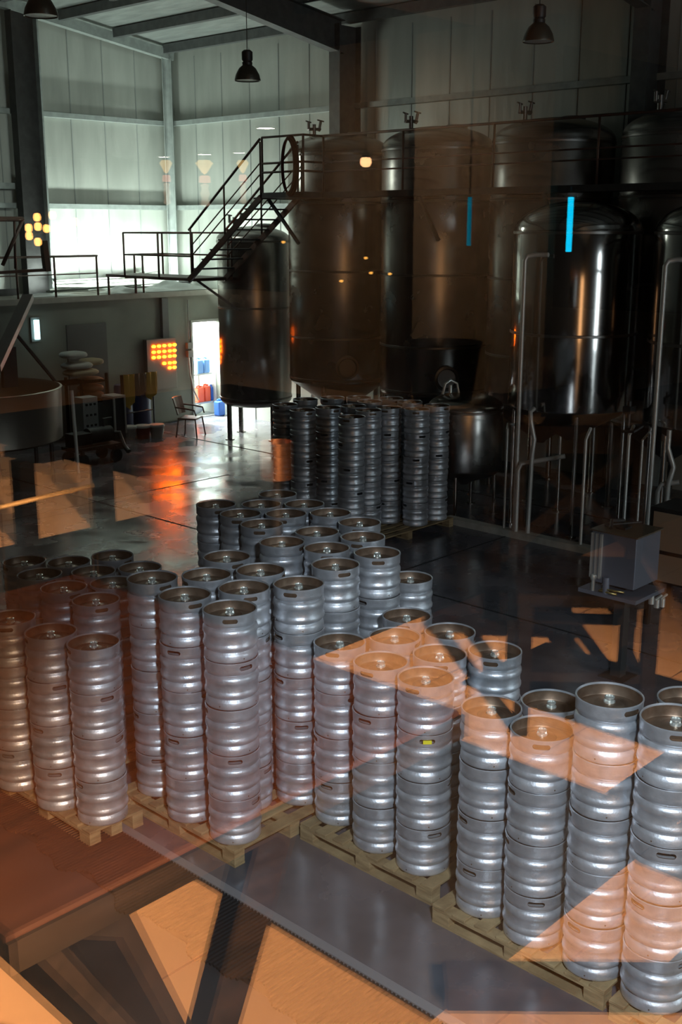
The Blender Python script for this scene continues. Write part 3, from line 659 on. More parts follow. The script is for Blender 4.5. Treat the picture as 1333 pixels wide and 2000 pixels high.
# ------------------------------------------------------------------ clutter on the ledge
pm_ = mat('crumpled_film', (0.78, 0.82, 0.80), 0.25, 0.0, bump=1.0, bscale=4)
def film(label, x0, x1, y0, y1, h):
    mb = MB(); nx, ny = 26, 10; vs = []
    for i in range(nx+1):
        for k in range(ny+1):
            u, v_ = i/nx, k/ny
            z = LZ+0.13+h*math.sin(PI*u)**0.5*math.sin(PI*v_)**0.6*(0.75+0.3*math.sin(u*11+v_*5)+0.15*math.sin(v_*19+u*7))
            vs.append((x0+(x1-x0)*u, y0+(y1-y0)*v_, z))
    fs = [(i*(ny+1)+k, (i+1)*(ny+1)+k, (i+1)*(ny+1)+k+1, i*(ny+1)+k+1) for i in range(nx) for k in range(ny)]
    mb.add(vs, fs, True); base = [(x0, y0, LZ+0.122), (x1, y0, LZ+0.122), (x1, y1, LZ+0.122), (x0, y1, LZ+0.122)]; mb.add(base, [(0, 3, 2, 1)])
    return steel('plastic_sheet', label, 'plastic sheet', mb, pm_, 'crumpled sheets on the ledge')
film('shiny white plastic sheet heaped on the ledge over the doorway', 16.5, 18.3, BY-0.05, BY+0.72, 0.20)
film('shiny plastic sheet on the ledge beside the corner column', 15.4, 16.45, BY+0.0, BY+0.7, 0.13)
film('flat pale sheet on the ledge near the wide column', 13.2, 14.6, BY+0.1, BY+0.7, 0.06)
for lb, x0, x1, yy, hh, dz in (('bundle of long grey tubes lying along the ledge', 14.2, 17.6, BY+0.86, 0.30, 0.0), ('second bundle of tubes, tilted, on the ledge', 15.2, 17.9, BY+1.2, 0.20, 0.18)):
    mb = MB()
    for k in range(7):
        o1, o2 = random.uniform(0, hh), random.uniform(0, hh); mb.tube([(x0+random.uniform(0, .5), yy+0.04*k, LZ+0.15+o1), (x1-random.uniform(0, .6), yy+0.04*k, LZ+0.15+o2+dz)], 0.025, 8)
    steel('tube_bundle', lb, 'tubes', mb, mat('grey_conduit', (0.16, 0.17, 0.15), 0.5), 'tube bundles on the ledge')
for lb, x, y in (('floodlight lying on the ledge against the gable wall', 13.4, 22.85), ('floodlight on the ledge against the side wall', 18.3, 22.8)):
    t = thing('floodlight', lb, 'floodlight', (x, y, LZ+0.12), group='floodlights on the ledge')
    MB().cbox((0, -0.08, 0.08), (0.5, 0.10, 0.14)).obj('housing', dark_steel, t); MB().cbox((0, -0.08, 0.005), (0.3, 0.12, 0.01)).obj('foot', dark_steel, t)

# ------------------------------------------------------------------ things before the block wall
def box_corner(px, py, Y): return aty(px, py, Y)
# indicator panel
pa = aty(286, 664, BY-0.15); pb = aty(347, 757, BY-0.15)
ip = thing('indicator_panel', 'wall cabinet with rows of glowing orange indicator lamps', 'control panel', (pa.x, BY-0.15, pb.z))
ipc = MB().box((0, 0, 0), (pb.x-pa.x, 0.14, pa.z-pb.z)).obj('cabinet', mat('dark_olive_cabinet', (0.13, 0.12, 0.10), 0.5), ip, 0.01)
amber = mat('amber_lamp', (1.0, 0.35, 0.02), 0.4, emit=(1.0, 0.12, 0.002), estr=70)
cols = [300.0, 310.2, 320.7, 331.4, 340.5]; rows = [(677, (0,1,2,3,4)), (688, (0,1,2,3,4)), (698.5, (0,1,2,3,4)), (711.5, (2,3,4)), (721, (3,4))]
for (py, cs) in rows:
    for c_ in cs:
        q = aty(cols[c_], py-(cols[c_]-300)*0.09, BY-0.15); lx, lz = q.x-pa.x, q.z-pb.z
        m_ = MB(); ring = [(lx+0.05*math.cos(2*PI*k/12), 0, lz+0.032*math.sin(2*PI*k/12)) for k in range(12)]
        m_.add(ring+[(x_, -0.025, z_) for (x_, y_, z_) in ring], [tuple(range(12)), tuple(range(12, 24))[::-1]]+[(k, 12+k, 12+(k+1)%12, (k+1)%12) for k in range(12)])
        m_.obj('indicator_lamp', amber, ipc)
a = aty(322, 578, BY-0.1); b = aty(325, 664, BY-0.1)
steel('wall_duct', 'dark vertical cable duct above the indicator panel', 'duct', MB().box((a.x-0.09, BY-0.1, b.z), (a.x+0.09, BY-0.003, 2.98)), dark_steel)
a = aty(372, 675, BY-0.1)
vb = MB(); vb.cbox((a.x, BY-0.06, a.z), (0.16, 0.1, 0.14)).cbox((a.x, BY-0.06, a.z-0.2), (0.15, 0.1, 0.16)).tube([(a.x, BY-0.06, a.z+0.05), (a.x, BY-0.05, 2.9)], 0.014, 8)
steel('switch_box', 'small grey switch boxes beside the open doorway', 'switch box', vb, mat('dim_plastic', (0.2, 0.2, 0.18), 0.5))
steel('hanging_hose', 'pale hose hanging in a curve beside the doorway', 'hose', MB().tube([(a.x-0.02, BY-0.05, a.z-0.3), (a.x, BY-0.06, a.z-0.7), (a.x+0.08, BY-0.08, a.z-1.1), (a.x+0.22, BY-0.08, a.z-1.35)], 0.022, 8), pipe_m)
# store room shelf and jerrycans
sh = thing('storage_shelf', 'white shelf with two boards inside the store room doorway', 'shelf', (17.98, BY+0.55, 0))
for z in (0.30, 1.02): MB().cbox((0, 0, z), (1.1, 0.6, 0.04)).obj('board', white_m, sh)
for x in (-0.53, 0.53): MB().cbox((x, 0.27, 0.62), (0.04, 0.04, 1.2)).obj('post', white_m, sh)
def jerry(label, x, y, z, w_, h_, m):
    t = thing('jerrycan', label, 'jerrycan', (x, y, z), 0.1, 'plastic jerrycans in the doorway')
    mb = MB().cbox((0, 0, h_*0.44), (w_, w_*0.9, h_*0.88)); jb = mb.obj('body', m, t, 0.03)
    MB().bar((-w_*0.3, 0, h_*0.97), (w_*0.1, 0, h_*0.97), 0.035).bar((-w_*0.3, 0, h_*0.85), (-w_*0.3, 0, h_*0.97), 0.035).bar((w_*0.1, 0, h_*0.85), (w_*0.1, 0, h_*0.97), 0.035).obj('handle', m, jb, 0.008)
    MB().tube([(w_*0.3, 0, h_*0.86), (w_*0.3, 0, h_*0.96)], 0.03, 12).obj('cap', m, jb)
blue = mat('blue_plastic', (0.03, 0.14, 0.55), 0.4); blue2 = mat('pale_blue_plastic', (0.12, 0.28, 0.62), 0.4); red = mat('orange_red_plastic', (0.85, 0.10, 0.04), 0.4)
def jat(lb, px0, px1, pyt, pyb, Y, m):
    p = aty(px0, pyb, Y); q = aty(px1, pyt, Y); jerry(lb, (p.x+q.x)/2, Y, max(p.z, 0.02), abs(q.x-p.x)*0.92, q.z-p.z, m)
JY = BY+0.32
for lb, a0, a1, t0, m in (('pale blue jerrycan, outer one of two on the upper shelf', 382, 394, 718, blue2), ('pale blue jerrycan, inner one of two on the upper shelf', 395, 407, 718, blue2)):
    p = aty(a0, 750, JY); q = aty(a1, t0, JY); jerry(lb, (p.x+q.x)/2, JY, 1.04, (q.x-p.x)*0.95, 0.40, m)
for lb, a0, a1, m, h_ in (('orange-red jerrycan by the chair on the lower shelf', 382, 396, red, 0.42), ('second orange-red jerrycan on the lower shelf', 396.5, 409, red, 0.44), ('strong blue jerrycan on the lower shelf', 409.5, 417.5, blue, 0.40)):
    p = aty(a0, 790, JY); q = aty(a1, 790, JY); jerry(lb, (p.x+q.x)/2, JY, 0.32, (q.x-p.x)*0.95, h_, m)
jerry('dark blue jerrycan standing on the floor at the doorway', 18.38, BY-0.15, 0.0, 0.22, 0.42, blue)
MBx = MB(); MBx.blob((17.95, BY+0.42, 0.135), (0.3, 0.2, 0.12), jit=0.05)
steel('white_sack', 'white sack lying under the shelf in the doorway', 'sack', MBx, white_m)
# armchair
ch = thing('armchair', 'brown plastic armchair standing by the open doorway', 'chair', (16.05, 19.75, 0), 0.5)
cm = mat('brown_plastic_chair', (0.10, 0.045, 0.03), 0.4)
MB().cbox((0, 0, 0.42), (0.46, 0.44, 0.035)).obj('seat', cm, ch, 0.01)
bk = MB(); pts = [(-0.22, 0.20), (-0.12, 0.25), (0, 0.27), (0.12, 0.25), (0.22, 0.20)]
for (a_, b_) in zip(pts, pts[1:]): bk.add([(a_[0], a_[1], 0.5), (b_[0], b_[1], 0.5), (b_[0]*1.08, b_[1]+0.1, 0.88), (a_[0]*1.08, a_[1]+0.1, 0.88), (a_[0], a_[1]+0.025, 0.5), (b_[0], b_[1]+0.025, 0.5), (b_[0]*1.08, b_[1]+0.125, 0.88), (a_[0]*1.08, a_[1]+0.125, 0.88)], [(0,1,2,3),(7,6,5,4),(0,4,5,1),(3,2,6,7),(1,5,6,2),(0,3,7,4)])
bk.obj('backrest', cm, ch)
for sx in (-1, 1):
    MB().tube([(sx*0.25, 0.26, 0.68), (sx*0.27, 0.0, 0.66), (sx*0.26, -0.2, 0.63), (sx*0.25, -0.24, 0.5)], 0.018, 8).obj('armrest', cm, ch)
    for sy in (-1, 1): MB().tube([(sx*0.21, sy*0.2, 0.42), (sx*0.26, sy*0.25, 0.0)], 0.017, 8).obj('leg', cm, ch)
# buckets
for i, (px, lb) in enumerate(((253, 'lidded round tub in the row, first from the machine'), (280, 'middle lidded round tub by the wall'), (307, 'lidded round tub closest to the armchair'))):
    q = atz(px, 858-i*2, 0); t = thing('bucket', lb, 'bucket', (q.x, q.y, 0), group='low tubs before the block wall')
    MB().lathe([(0.13, 0.0), (0.165, 0.24), (0.17, 0.25)], 28).obj('body', (mat('dull_red_plastic', (0.20, 0.04, 0.03), 0.5) if i == 1 else mat('dull_grey_plastic', (0.35, 0.35, 0.33), 0.5)), t)
    MB().lathe([(0.18, 0.25), (0.185, 0.27), (0.17, 0.30), (0.0001, 0.31)], 28).obj('lid', mat('dull_grey_plastic', (0.35, 0.35, 0.33), 0.5), t)
# sacks stacked before the dark door
sk = [('white grain sack on top of the pile', 143, 693, .30, 'w'), ('white grain sack second in the pile', 150, 714, .36, 'w'), ('flat beige sack hanging over the pile edge', 158, 727, .42, 'b'),
      ('brown sack in the column behind the pile', 178, 706, .26, 'b'), ('brown sack above the metal cabinet', 176, 742, .28, 'r'), ('reddish brown sack above the metal cabinet', 177, 757, .28, 'r'), ('lowest reddish brown sack above the metal cabinet', 177, 770, .28, 'r')]
km = dict(w=mat('white_sackcloth', (0.36, 0.36, 0.32), 0.8), b=mat('beige_sackcloth', (0.30, 0.24, 0.15), 0.8), r=mat('brown_sackcloth', (0.22, 0.10, 0.05), 0.8))
for i, (lb, px, py, wd, k) in enumerate(sk):
    q = aty(px, py, 20.9 if i < 3 else 21.1); mb = MB().blob(q, (wd*0.9, 0.24, 0.075), n=22, m=12, jit=0.02, q=(.42, .5)); steel('grain_sack', lb, 'sack', mb, km[k], 'sacks piled by the dark door')
rk = thing('sack_rack', 'dark wooden rack holding the pile of sacks', 'rack', (14.3, 21.0, 0))
q = aty(150, 735, 20.9); MB().cbox((q.x-14.3+0.1, 0.0, q.z-0.13), (1.0, 0.6, 0.04)).obj('shelf_board', dark_wood, rk)
q2 = aty(177, 780, 21.1); MB().cbox((q2.x-14.3, 0.1, q2.z-0.03), (0.62, 0.5, 0.03)).obj('shelf_board', dark_wood, rk)
for (x, y) in ((-0.45, -0.28), (0.62, -0.28), (-0.45, 0.3), (0.62, 0.3)): MB().cbox((x, y, 0.7), (0.05, 0.05, 1.4)).obj('post', dark_wood, rk)
# pale cabinet with dark knobs
a = aty(161, 778, 20.0); b = aty(194, 842, 20.0)
kb = thing('knob_cabinet', 'pale grey cabinet with dark round knobs on its door', 'cabinet', ((a.x+b.x)/2, 20.0, 0))
W_ = b.x-a.x; kbb = MB().box((-W_/2, 0, b.z), (W_/2, 0.3, a.z)).obj('body', mat('pale_grey_paint', (0.34, 0.37, 0.36), 0.5), kb, 0.008)
for k in range(9): MB().cbox(((k%3-1)*W_*0.27, -0.01, b.z+(a.z-b.z)*(0.2+0.3*(k//3))), (0.045, 0.03, 0.045)).obj('knob', black_m, kbb)
MB().box((-W_/2+0.02, 0.02, 0.0), (-W_/2+0.06, 0.28, b.z)).box((W_/2-0.06, 0.02, 0.0), (W_/2-0.02, 0.28, b.z)).obj('stand', dark_steel, kb)
# grey appliance with pale edges
a = aty(222, 776, 19.6); b = aty(246, 845, 19.6)
ap = thing('metal_locker', 'dark low locker with pale metal edges beside the machine', 'locker', ((a.x+b.x)/2, 19.6, 0))
W_ = b.x-a.x; MB().box((-W_/2, 0, 0.0), (W_/2, 0.4, a.z)).obj('body', dark_steel, ap)
for sx in (-1, 1): MB().box((sx*W_/2-0.02, -0.02, b.z), (sx*W_/2+0.02, 0.01, a.z)).obj('edge_strip', pipe_m, ap)
MB().box((-W_/2-0.02, -0.02, a.z-0.02), (W_/2+0.02, 0.4, a.z+0.02)).obj('top', pipe_m, ap)
# drums and rack with yellow cloth
for px, lb in ((203, 'dark blue drum behind the metal locker'), (229, 'dark blue drum beside the clothes rack')):
    q = atf(px, 740, 26.3); t = thing('blue_drum', lb, 'drum', (q.x+(0.25 if px > 210 else -0.05), min(q.y, BY-0.35), 0), group='blue drums by the block wall')
    MB().lathe([(0.20, 0), (0.21, 0.03), (0.21, 0.45), (0.217, 0.47), (0.21, 0.49), (0.21, 1.05), (0.19, 1.1), (0.0001, 1.1)], 32).obj('body', mat('navy_plastic', (0.02, 0.035, 0.09), 0.4), t)
ra = aty(238, 735, 20.9); rb = aty(298, 735, 20.9)
rc = thing('clothes_rack', 'low metal rack draped with dull yellow cloths', 'rack', ((ra.x+rb.x)/2, 20.9, 0)); W_ = rb.x-ra.x
MB().tube([(-W_/2, 0, 0), (-W_/2, 0, ra.z), (W_/2, 0, ra.z), (W_/2, 0, 0)], 0.02, 8).tube([(-W_/2, 0, 0.5), (W_/2, 0, 0.5)], 0.015, 8).obj('frame', dark_steel, rc)
def drape(label, cx, wd, h_, m):
    mb = MB(); n = 10; vs = []
    for k in range(2):
        for i in range(n+1):
            u = i/n; vs.append((ra.x+W_*cx+(u-0.5)*wd, 20.86+0.03*math.sin(u*14)-0.02*k, ra.z+0.03)); vs.append((ra.x+W_*cx+(u-0.5)*wd*0.9, 20.84+0.06*math.sin(u*14+1)-0.02*k, ra.z-h_*(0.85+0.15*math.sin(u*5))))
    for k in range(2):
        b_ = k*2*(n+1)
        for i in range(n): mb.add([vs[b_+2*i], vs[b_+2*i+2], vs[b_+2*i+3], vs[b_+2*i+1]], [(0, 1, 2, 3)], True)
    steel('hanging_cloth', label, 'cloth', mb, m, 'cloths on the low rack')
ym = mat('dull_yellow_cloth', (0.30, 0.19, 0.03), 0.8)
drape('dull yellow cloth hanging at the drum end of the rack', 0.2, 0.32, 0.75, ym); drape('bright yellow cloth hanging under the indicator panel', 0.92, 0.36, 0.6, ym); drape('dark cloth in the middle of the low rack', 0.55, 0.4, 0.5, mat('dark_cloth', (0.04, 0.035, 0.03), 0.9))
# fluorescent tube near the door, and a red pilot light
a = aty(72, 625, BY-0.12); b = aty(74, 663, BY-0.12)
fl = thing('fluorescent_lamp', 'short upright fluorescent lamp on the block wall', 'lamp', (a.x, BY-0.1, b.z))
MB().tube([(0, 0, 0), (0, 0, a.z-b.z)], 0.06, 12).obj('tube', mat('cool_tube', (0.8, 0.95, 1), 0.4, emit=(0.55, 0.9, 1.0), estr=3.0), fl)
MB().cbox((0, 0.07, (a.z-b.z)/2), (0.22, 0.04, a.z-b.z+0.1)).obj('housing', mat('dim_plastic', (0.2, 0.2, 0.18), 0.5), fl)
q = aty(18, 681, 19.0)
pl = thing('pilot_light', 'tiny red pilot light glowing on a dark box', 'pilot light', q)
MB().lathe([(0.03, 0), (0.028, 0.02), (0.0001, 0.03)], 12).obj('lens', mat('red_glow', (1, 0, 0), 0.4, emit=(1, 0.0, 0.01), estr=8), pl); MB().cbox((0, 0.06, -0.35), (0.3, 0.1, 0.75)).obj('box', dark_steel, pl)
# wide stainless tub on a trolley at the frame edge
tb = thing('mash_tub', 'wide round stainless tub with warm sheen at the frame edge', 'tub', (10.75, 19.45, 0))
MB().lathe([(1.42, 0.66), (1.48, 0.70), (1.50, 1.62), (1.52, 1.66), (1.48, 1.67), (1.45, 1.62), (1.43, 0.76), (0.0001, 0.70)], 72).obj('shell', mat('tub_steel', (0.36, 0.32, 0.27), 0.32, 0.9, aniso=0.5), tb)
for k in range(6): MB().tube([(1.3*math.cos(k*PI/3+.2), 1.3*math.sin(k*PI/3+.2), 0), (1.3*math.cos(k*PI/3+.2), 1.3*math.sin(k*PI/3+.2), 0.68)], 0.04, 10).obj('leg', dark_steel, tb)
a = atf(140, 768, 21.6); b = atf(149, 850, 21.2)
steel('upright_pipe', 'bright upright pipe standing against the round tub', 'pipe', MB().tube([(a.x, a.y, a.z+0.05), (b.x, b.y, 0.0)], 0.035, 10), pipe_m)
# machine on the floor
q = atz(215, 905, 0); mc = thing('pump_trolley', 'dark pump trolley with pipes and wheels on the floor', 'pump', (q.x, q.y, 0))
MB().cbox((-0.2, 0.3, 0.34), (1.1, 0.5, 0.06)).obj('frame', dark_steel, mc)
MB().tube([(-0.3, 0.3, 0.55), (0.25, 0.3, 0.55)], 0.16, 18).obj('motor', dark_steel, mc); MB().cbox((-0.5, 0.3, 0.5), (0.4, 0.35, 0.28)).obj('control_box', dark_steel, mc)
MB().tube([(0.25, 0.3, 0.55), (0.4, 0.2, 0.55), (0.42, 0.1, 0.3), (0.4, -0.1, 0.2)], 0.05, 10).tube([(0.1, 0.3, 0.7), (0.1, 0.3, 0.85), (0.3, 0.3, 0.85)], 0.03, 10).obj('pipework', dark_steel, mc)
for (x, y) in ((0.2, 0.05), (0.2, 0.55), (-0.6, 0.05), (-0.6, 0.55)):
    wv = MB(); wv.tube([(x, y-0.03, 0.13), (x, y+0.03, 0.13)], 0.13, 20); wv.obj('wheel', black_m, mc); MB().cbox((x, y, 0.25), (0.05, 0.08, 0.16)).obj('fork', dark_steel, mc)

# ------------------------------------------------------------------ control cabinet on a post, and its neighbours
def post_cabinet(label, cx, cy, zb, zt, wx, wy, body_m):
    t = thing('control_cabinet', label, 'cabinet', (cx, cy, 0), group='cabinets on posts')
    MB().box((-wx/2, -wy/2, zb), (wx/2, wy/2, zt)).obj('body', body_m, t, 0.008)
    lid = MB().box((-wx/2-0.02, -wy/2-0.02, zt), (wx/2+0.02, wy/2+0.02, zt+0.015)); lid.obj('top', mat('brown_dusty_metal', (0.16, 0.12, 0.08), 0.4, 0.4), t)
    for k in range(3): MB().box((-wx/2-0.03, wy/2-0.03-k*0.05, zb+0.05), (-wx/2, wy/2-0.005-k*0.05, zt-0.02)).obj('edge_rail', pipe_m, t)
    MB().box((-0.06, -0.06, 0.012), (0.06, 0.06, zb)).obj('post', mat('post_steel', (0.09, 0.09, 0.09), 0.4, 0.6), t); MB().cbox((0, 0, 0.006), (0.3, 0.3, 0.012)).obj('base_plate', dark_steel, t)
    return t
slate = mat('slate_painted_metal', (0.19, 0.21, 0.26), 0.4, 0.4)
f = atz(1207, 1320, 0)
pc = post_cabinet('slate metal cabinet on a post, with bright edge rails and valves', f.x, f.y, 1.06, 1.60, 0.50, 0.50, slate)
tb2 = MB().box((-0.32, -0.32, 0.94), (0.28, 0.34, 0.98)); tb2.obj('tray', slate, pc)
MB().tube([(-0.30, 0.18, 0.98), (-0.30, 0.18, 1.1)], 0.02, 10).lathe([(0.03, 1.1), (0.035, 1.12), (0.03, 1.15), (0.0001, 1.16)], 12, (-0.30, 0.18, 0)).obj('small_valve', valve_m, pc)
MB().tube([(-0.29, 0.04, 0.98), (-0.29, 0.04, 1.15)], 0.035, 12).obj('canister', slate, pc)
MB().tube([(-0.31, 0.1, 1.0), (-0.31, -0.1, 1.0)], 0.012, 8).tube([(-0.30, 0.08, 1.02), (-0.31, -0.18, 1.04)], 0.01, 8).obj('brass_rod', mat('brass', (0.6, 0.48, 0.2), 0.35, 0.9), pc)
MB().tube([(-0.1, 0.2, 1.63), (0.2, -0.05, 1.65)], 0.015, 8).tube([(-0.15, 0.1, 1.63), (-0.05, 0.15, 1.68), (0.1, 0.1, 1.66), (0.15, 0.18, 1.64)], 0.02, 8).cbox((-0.02, 0.02, 1.625), (0.14, 0.1, 0.02)).obj('tools_on_top', dark_steel, pc)
for k, (y_, z_) in enumerate(((-0.22, 0.95), (-0.3, 0.88), (-0.1, 0.86))): MB().tube([(0.05+k*0.12, -0.30, z_), (0.05+k*0.12, -0.30, z_-0.09)], 0.03, 10).tube([(0.0+k*0.12, -0.30, z_), (0.14+k*0.12, -0.30, z_+0.02)], 0.014, 8).obj('drain_tap', valve_m, pc)
q = atz(1290, 1230, 0)
p2 = thing('white_panel_cabinet', 'pale fronted cabinet on dark legs behind the slate cabinet', 'cabinet', (q.x+0.35, q.y-0.1, 0))
MB().box((-0.3, -0.3, 0.55), (0.3, 0.35, 1.45)).obj('body', dark_steel, p2, 0.01)
MB().box((-0.315, -0.22, 0.95), (-0.30, 0.30, 1.40)).box((-0.315, -0.22, 0.58), (-0.30, 0.30, 0.90)).obj('front_panel', mat('pale_tan_panel', (0.40, 0.33, 0.25), 0.5), p2)
for (x, y) in ((-0.27, -0.27), (0.27, -0.27), (-0.27, 0.32), (0.27, 0.32)): MB().cbox((x, y, 0.275), (0.06, 0.06, 0.55)).obj('leg', dark_steel, p2)

# ------------------------------------------------------------------ high-bay lamps
def bay_lamp(label, px, pyb, F, D, cordtop=True):
    q = atf(px, pyb, F); t = thing('bay_lamp', label, 'pendant lamp', q, group='bell-shaped high-bay lamps'); s = D/0.45
    MB().lathe([(0.225*s, 0.0), (0.228*s, 0.01), (0.205*s, 0.10*s), (0.15*s, 0.20*s), (0.085*s, 0.255*s), (0.075*s, 0.26*s), (0.14*s, 0.195*s), (0.195*s, 0.10*s), (0.218*s, 0.005)], 40, closed=True).obj('shade', mat('lamp_shade_brown', (0.10, 0.09, 0.07), 0.35, 0.6), t)
    MB().lathe([(0.085*s, 0.25*s), (0.09*s, 0.30*s), (0.075*s, 0.31*s), (0.095*s, 0.34*s), (0.095*s, 0.47*s), (0.06*s, 0.5*s), (0.0001, 0.5*s)], 24).obj('housing', black_m, t)
    MB().lathe([(0.0001, 0.012), (0.21*s, 0.012), (0.21*s, 0.018), (0.0001, 0.018)], 32).obj('lens', mat('lamp_lens', (0.65, 0.72, 0.68), 0.3), t)
    MB().tube([(0, 0, 0.5*s), (0, 0, roofz(q.x)+0.1-q.z)], 0.006, 6).obj('cord', black_m, t)
bay_lamp('bell-shaped bay lamp hanging before the bright corner', 484, 158, 17.8, 0.385)
bay_lamp('large bell lamp cut by the top frame near the wide column', 80, 32, 14.5, 0.40)
bay_lamp('dim bell lamp hanging over the dark tanks', 1052, 82, 15.5, 0.40)
# ------------------------------------------------------------------ upstairs room behind the camera, seen as the reflection in the window
def vz(px, py, Z): return mirror(atz(px, py, Z))
RX0, RX1, RY0, RY1, RZ = -18.6, 0.40, -4.0, 24.0, 6.2
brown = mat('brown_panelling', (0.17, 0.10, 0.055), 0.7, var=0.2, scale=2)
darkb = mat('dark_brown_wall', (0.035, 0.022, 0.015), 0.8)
struct('floor_upstairs', MB().box((RX0, RY0, MF-0.2), (RX1, RY1, MF)), tile_material(), 'tan tiled floor of the upstairs room, reflected in the glass', 'floor')
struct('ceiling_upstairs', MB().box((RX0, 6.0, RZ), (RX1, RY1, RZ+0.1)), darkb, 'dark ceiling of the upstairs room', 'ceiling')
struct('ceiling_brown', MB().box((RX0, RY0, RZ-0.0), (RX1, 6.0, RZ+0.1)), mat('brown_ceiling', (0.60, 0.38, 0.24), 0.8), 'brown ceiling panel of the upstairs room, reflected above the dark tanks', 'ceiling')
rw = MB(); rw.box((RX0-0.1, RY0, MF), (RX0, RY1, RZ)); rw.box((RX0, RY0-0.1, MF), (RX1, RY0, RZ)); rw.box((RX0, RY1, MF), (RX1, RY1+0.1, RZ))
struct('wall_upstairs', rw, darkb, 'dark brown walls of the upstairs room', 'wall')
struct('wall_partition', MB().box((-7.1, 5.2, MF), (-7.0, 8.25, RZ)), mat('tan_partition', (0.32, 0.24, 0.16), 0.7, var=0.15), 'brown partition wall upstairs, its reflection veils the tall tanks', 'wall')
struct('trim_6', MB().box((-7.0, 6.62, MF), (-6.92, 6.86, RZ)), darkb, 'dark post on the brown partition', 'trim')
def upthing(name, label, cat, v, rz=0, group=None): return thing(name, label, cat, v, rz, group)
# table close to the window
T0, T1, TY0, TY1 = vz(38, 1830, 3.8).x, -0.45, 1.07, 2.22
tt = thing('dining_table', 'reddish-brown wooden table against the window, reflected over the front kegs', 'table', (0, 1.6, MF))
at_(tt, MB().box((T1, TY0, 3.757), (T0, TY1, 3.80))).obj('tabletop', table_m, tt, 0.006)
at_(tt, MB().box((T1-0.004, TY0-0.006, 3.750), (T0, TY0, 3.792))).obj('shaded_edge', dark_wood, tt)  # dark strip added for the shade on the table's side
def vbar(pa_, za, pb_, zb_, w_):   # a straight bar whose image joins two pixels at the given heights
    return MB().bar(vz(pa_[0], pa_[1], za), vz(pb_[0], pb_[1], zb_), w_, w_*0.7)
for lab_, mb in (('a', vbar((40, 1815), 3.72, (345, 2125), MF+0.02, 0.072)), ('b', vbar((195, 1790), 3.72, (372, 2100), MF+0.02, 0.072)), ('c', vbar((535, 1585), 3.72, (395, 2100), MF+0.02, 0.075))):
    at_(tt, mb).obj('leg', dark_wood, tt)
# dark sheets added over the tiles where the floor lies in shade
shade_m = mat('dark_floor_shade', (0.010, 0.010, 0.011), 0.95, spec=0.0)
for (x0, x1, y0, y1, lb) in ((1.55, 2.60, 1.20, 5.3, 'long dark shade sheet beside the table, reflected over the concrete floor'), (2.60, 4.25, 2.75, 4.90, 'dark shade sheet beyond the chairs, reflected over the dark kegs'), (4.25, 7.5, 2.75, 8.6, 'broad dark shade sheet before the brown partition')):
    steel('floor_shade', lb, 'shade sheet', MB().box((1-x1, y0, MF+0.001), (1-x0, y1, MF+0.012)), shade_m, 'dark shade sheets upstairs')
steel('floor_shade', 'L-shaped dark sheet for the chair shadows by the window, reflected over the nearest stacks', 'shade sheet', MB().box((1-4.2, -0.6, MF+0.001), (1-2.0, 0.93, MF+0.012)).box((1-2.62, 0.93, MF+0.001), (1-2.36, 1.19, MF+0.012)).box((1-4.2, 0.93, MF+0.001), (1-2.62, 1.42, MF+0.012)).box((1-3.5, 1.42, MF+0.001), (1-2.97, 2.2, MF+0.012)), shade_m, 'dark shade sheets upstairs')  # dark sheet shaped to the chairs' shadows on the tiles
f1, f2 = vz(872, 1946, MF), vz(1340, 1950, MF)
steel('leg_shadow_bar', 'low dark bar for a chair-leg shadow on the tiles, reflected before the nearest pallet', 'rail', MB().bar(f1+Vector((0, 0, 0.03)), f2+Vector((0, 0, 0.03)), 0.09, 0.058), dark_wood)  # dark bar added as the shadow of a chair leg
def chair(label, x, y, rz, h=0.92):
    t = thing('wooden_chair', label, 'chair', (x, y, MF), rz, 'dark wooden chairs upstairs')
    MB().cbox((0, 0, 0.45), (0.44, 0.44, 0.04)).obj('seat', dark_wood, t, 0.008)
    for sx in (-1, 1):
        MB().bar((sx*0.19, -0.19, 0), (sx*0.19, -0.19, 0.44), 0.045).obj('leg', dark_wood, t)
        MB().bar((sx*0.19, 0.20, 0), (sx*0.20, 0.22, h), 0.045).obj('leg', dark_wood, t)
    b = MB(); b.bar((-0.19, 0.215, h-0.05), (0.19, 0.215, h-0.05), 0.03, 0.09, up=(0, 0, 1)).bar((-0.19, 0.21, 0.52), (0.19, 0.22, h-0.08), 0.03, 0.05).bar((0.19, 0.21, 0.52), (-0.19, 0.22, h-0.08), 0.03, 0.05)
    b.obj('backrest', dark_wood, t)
    MB().bar((-0.19, -0.19, 0.2), (0.19, -0.19, 0.2), 0.03).bar((-0.19, 0.2, 0.25), (0.19, 0.2, 0.25), 0.03).bar((-0.19, -0.19, 0.15), (-0.19, 0.2, 0.15), 0.03).bar((0.19, -0.19, 0.15), (0.19, 0.2, 0.15), 0.03).obj('stretcher', dark_wood, t)
    return t
chair('dark cross-backed chair reflected at the post of the slate cabinet', 1-3.05, 1.80, 0.9)
chair('dark cross-backed chair reflected above the slate cabinet', 1-3.75, 2.3, 0.2)
chair('dark cross-backed chair reflected at the frame edge over the pale panel', 1-3.5, 1.05, -0.6)
t2 = thing('side_table', 'dark square table behind the chairs in the reflection', 'table', (1-5.5, 2.1, MF), 0.1)
MB().cbox((0, 0, 0.73), (0.85, 1.3, 0.05)).obj('tabletop', dark_wood, t2)
for sx in (-1, 1):
    for sy in (-1, 1): MB().bar((sx*0.36, sy*0.58, 0), (sx*0.36, sy*0.58, 0.71), 0.07).obj('leg', dark_wood, t2)
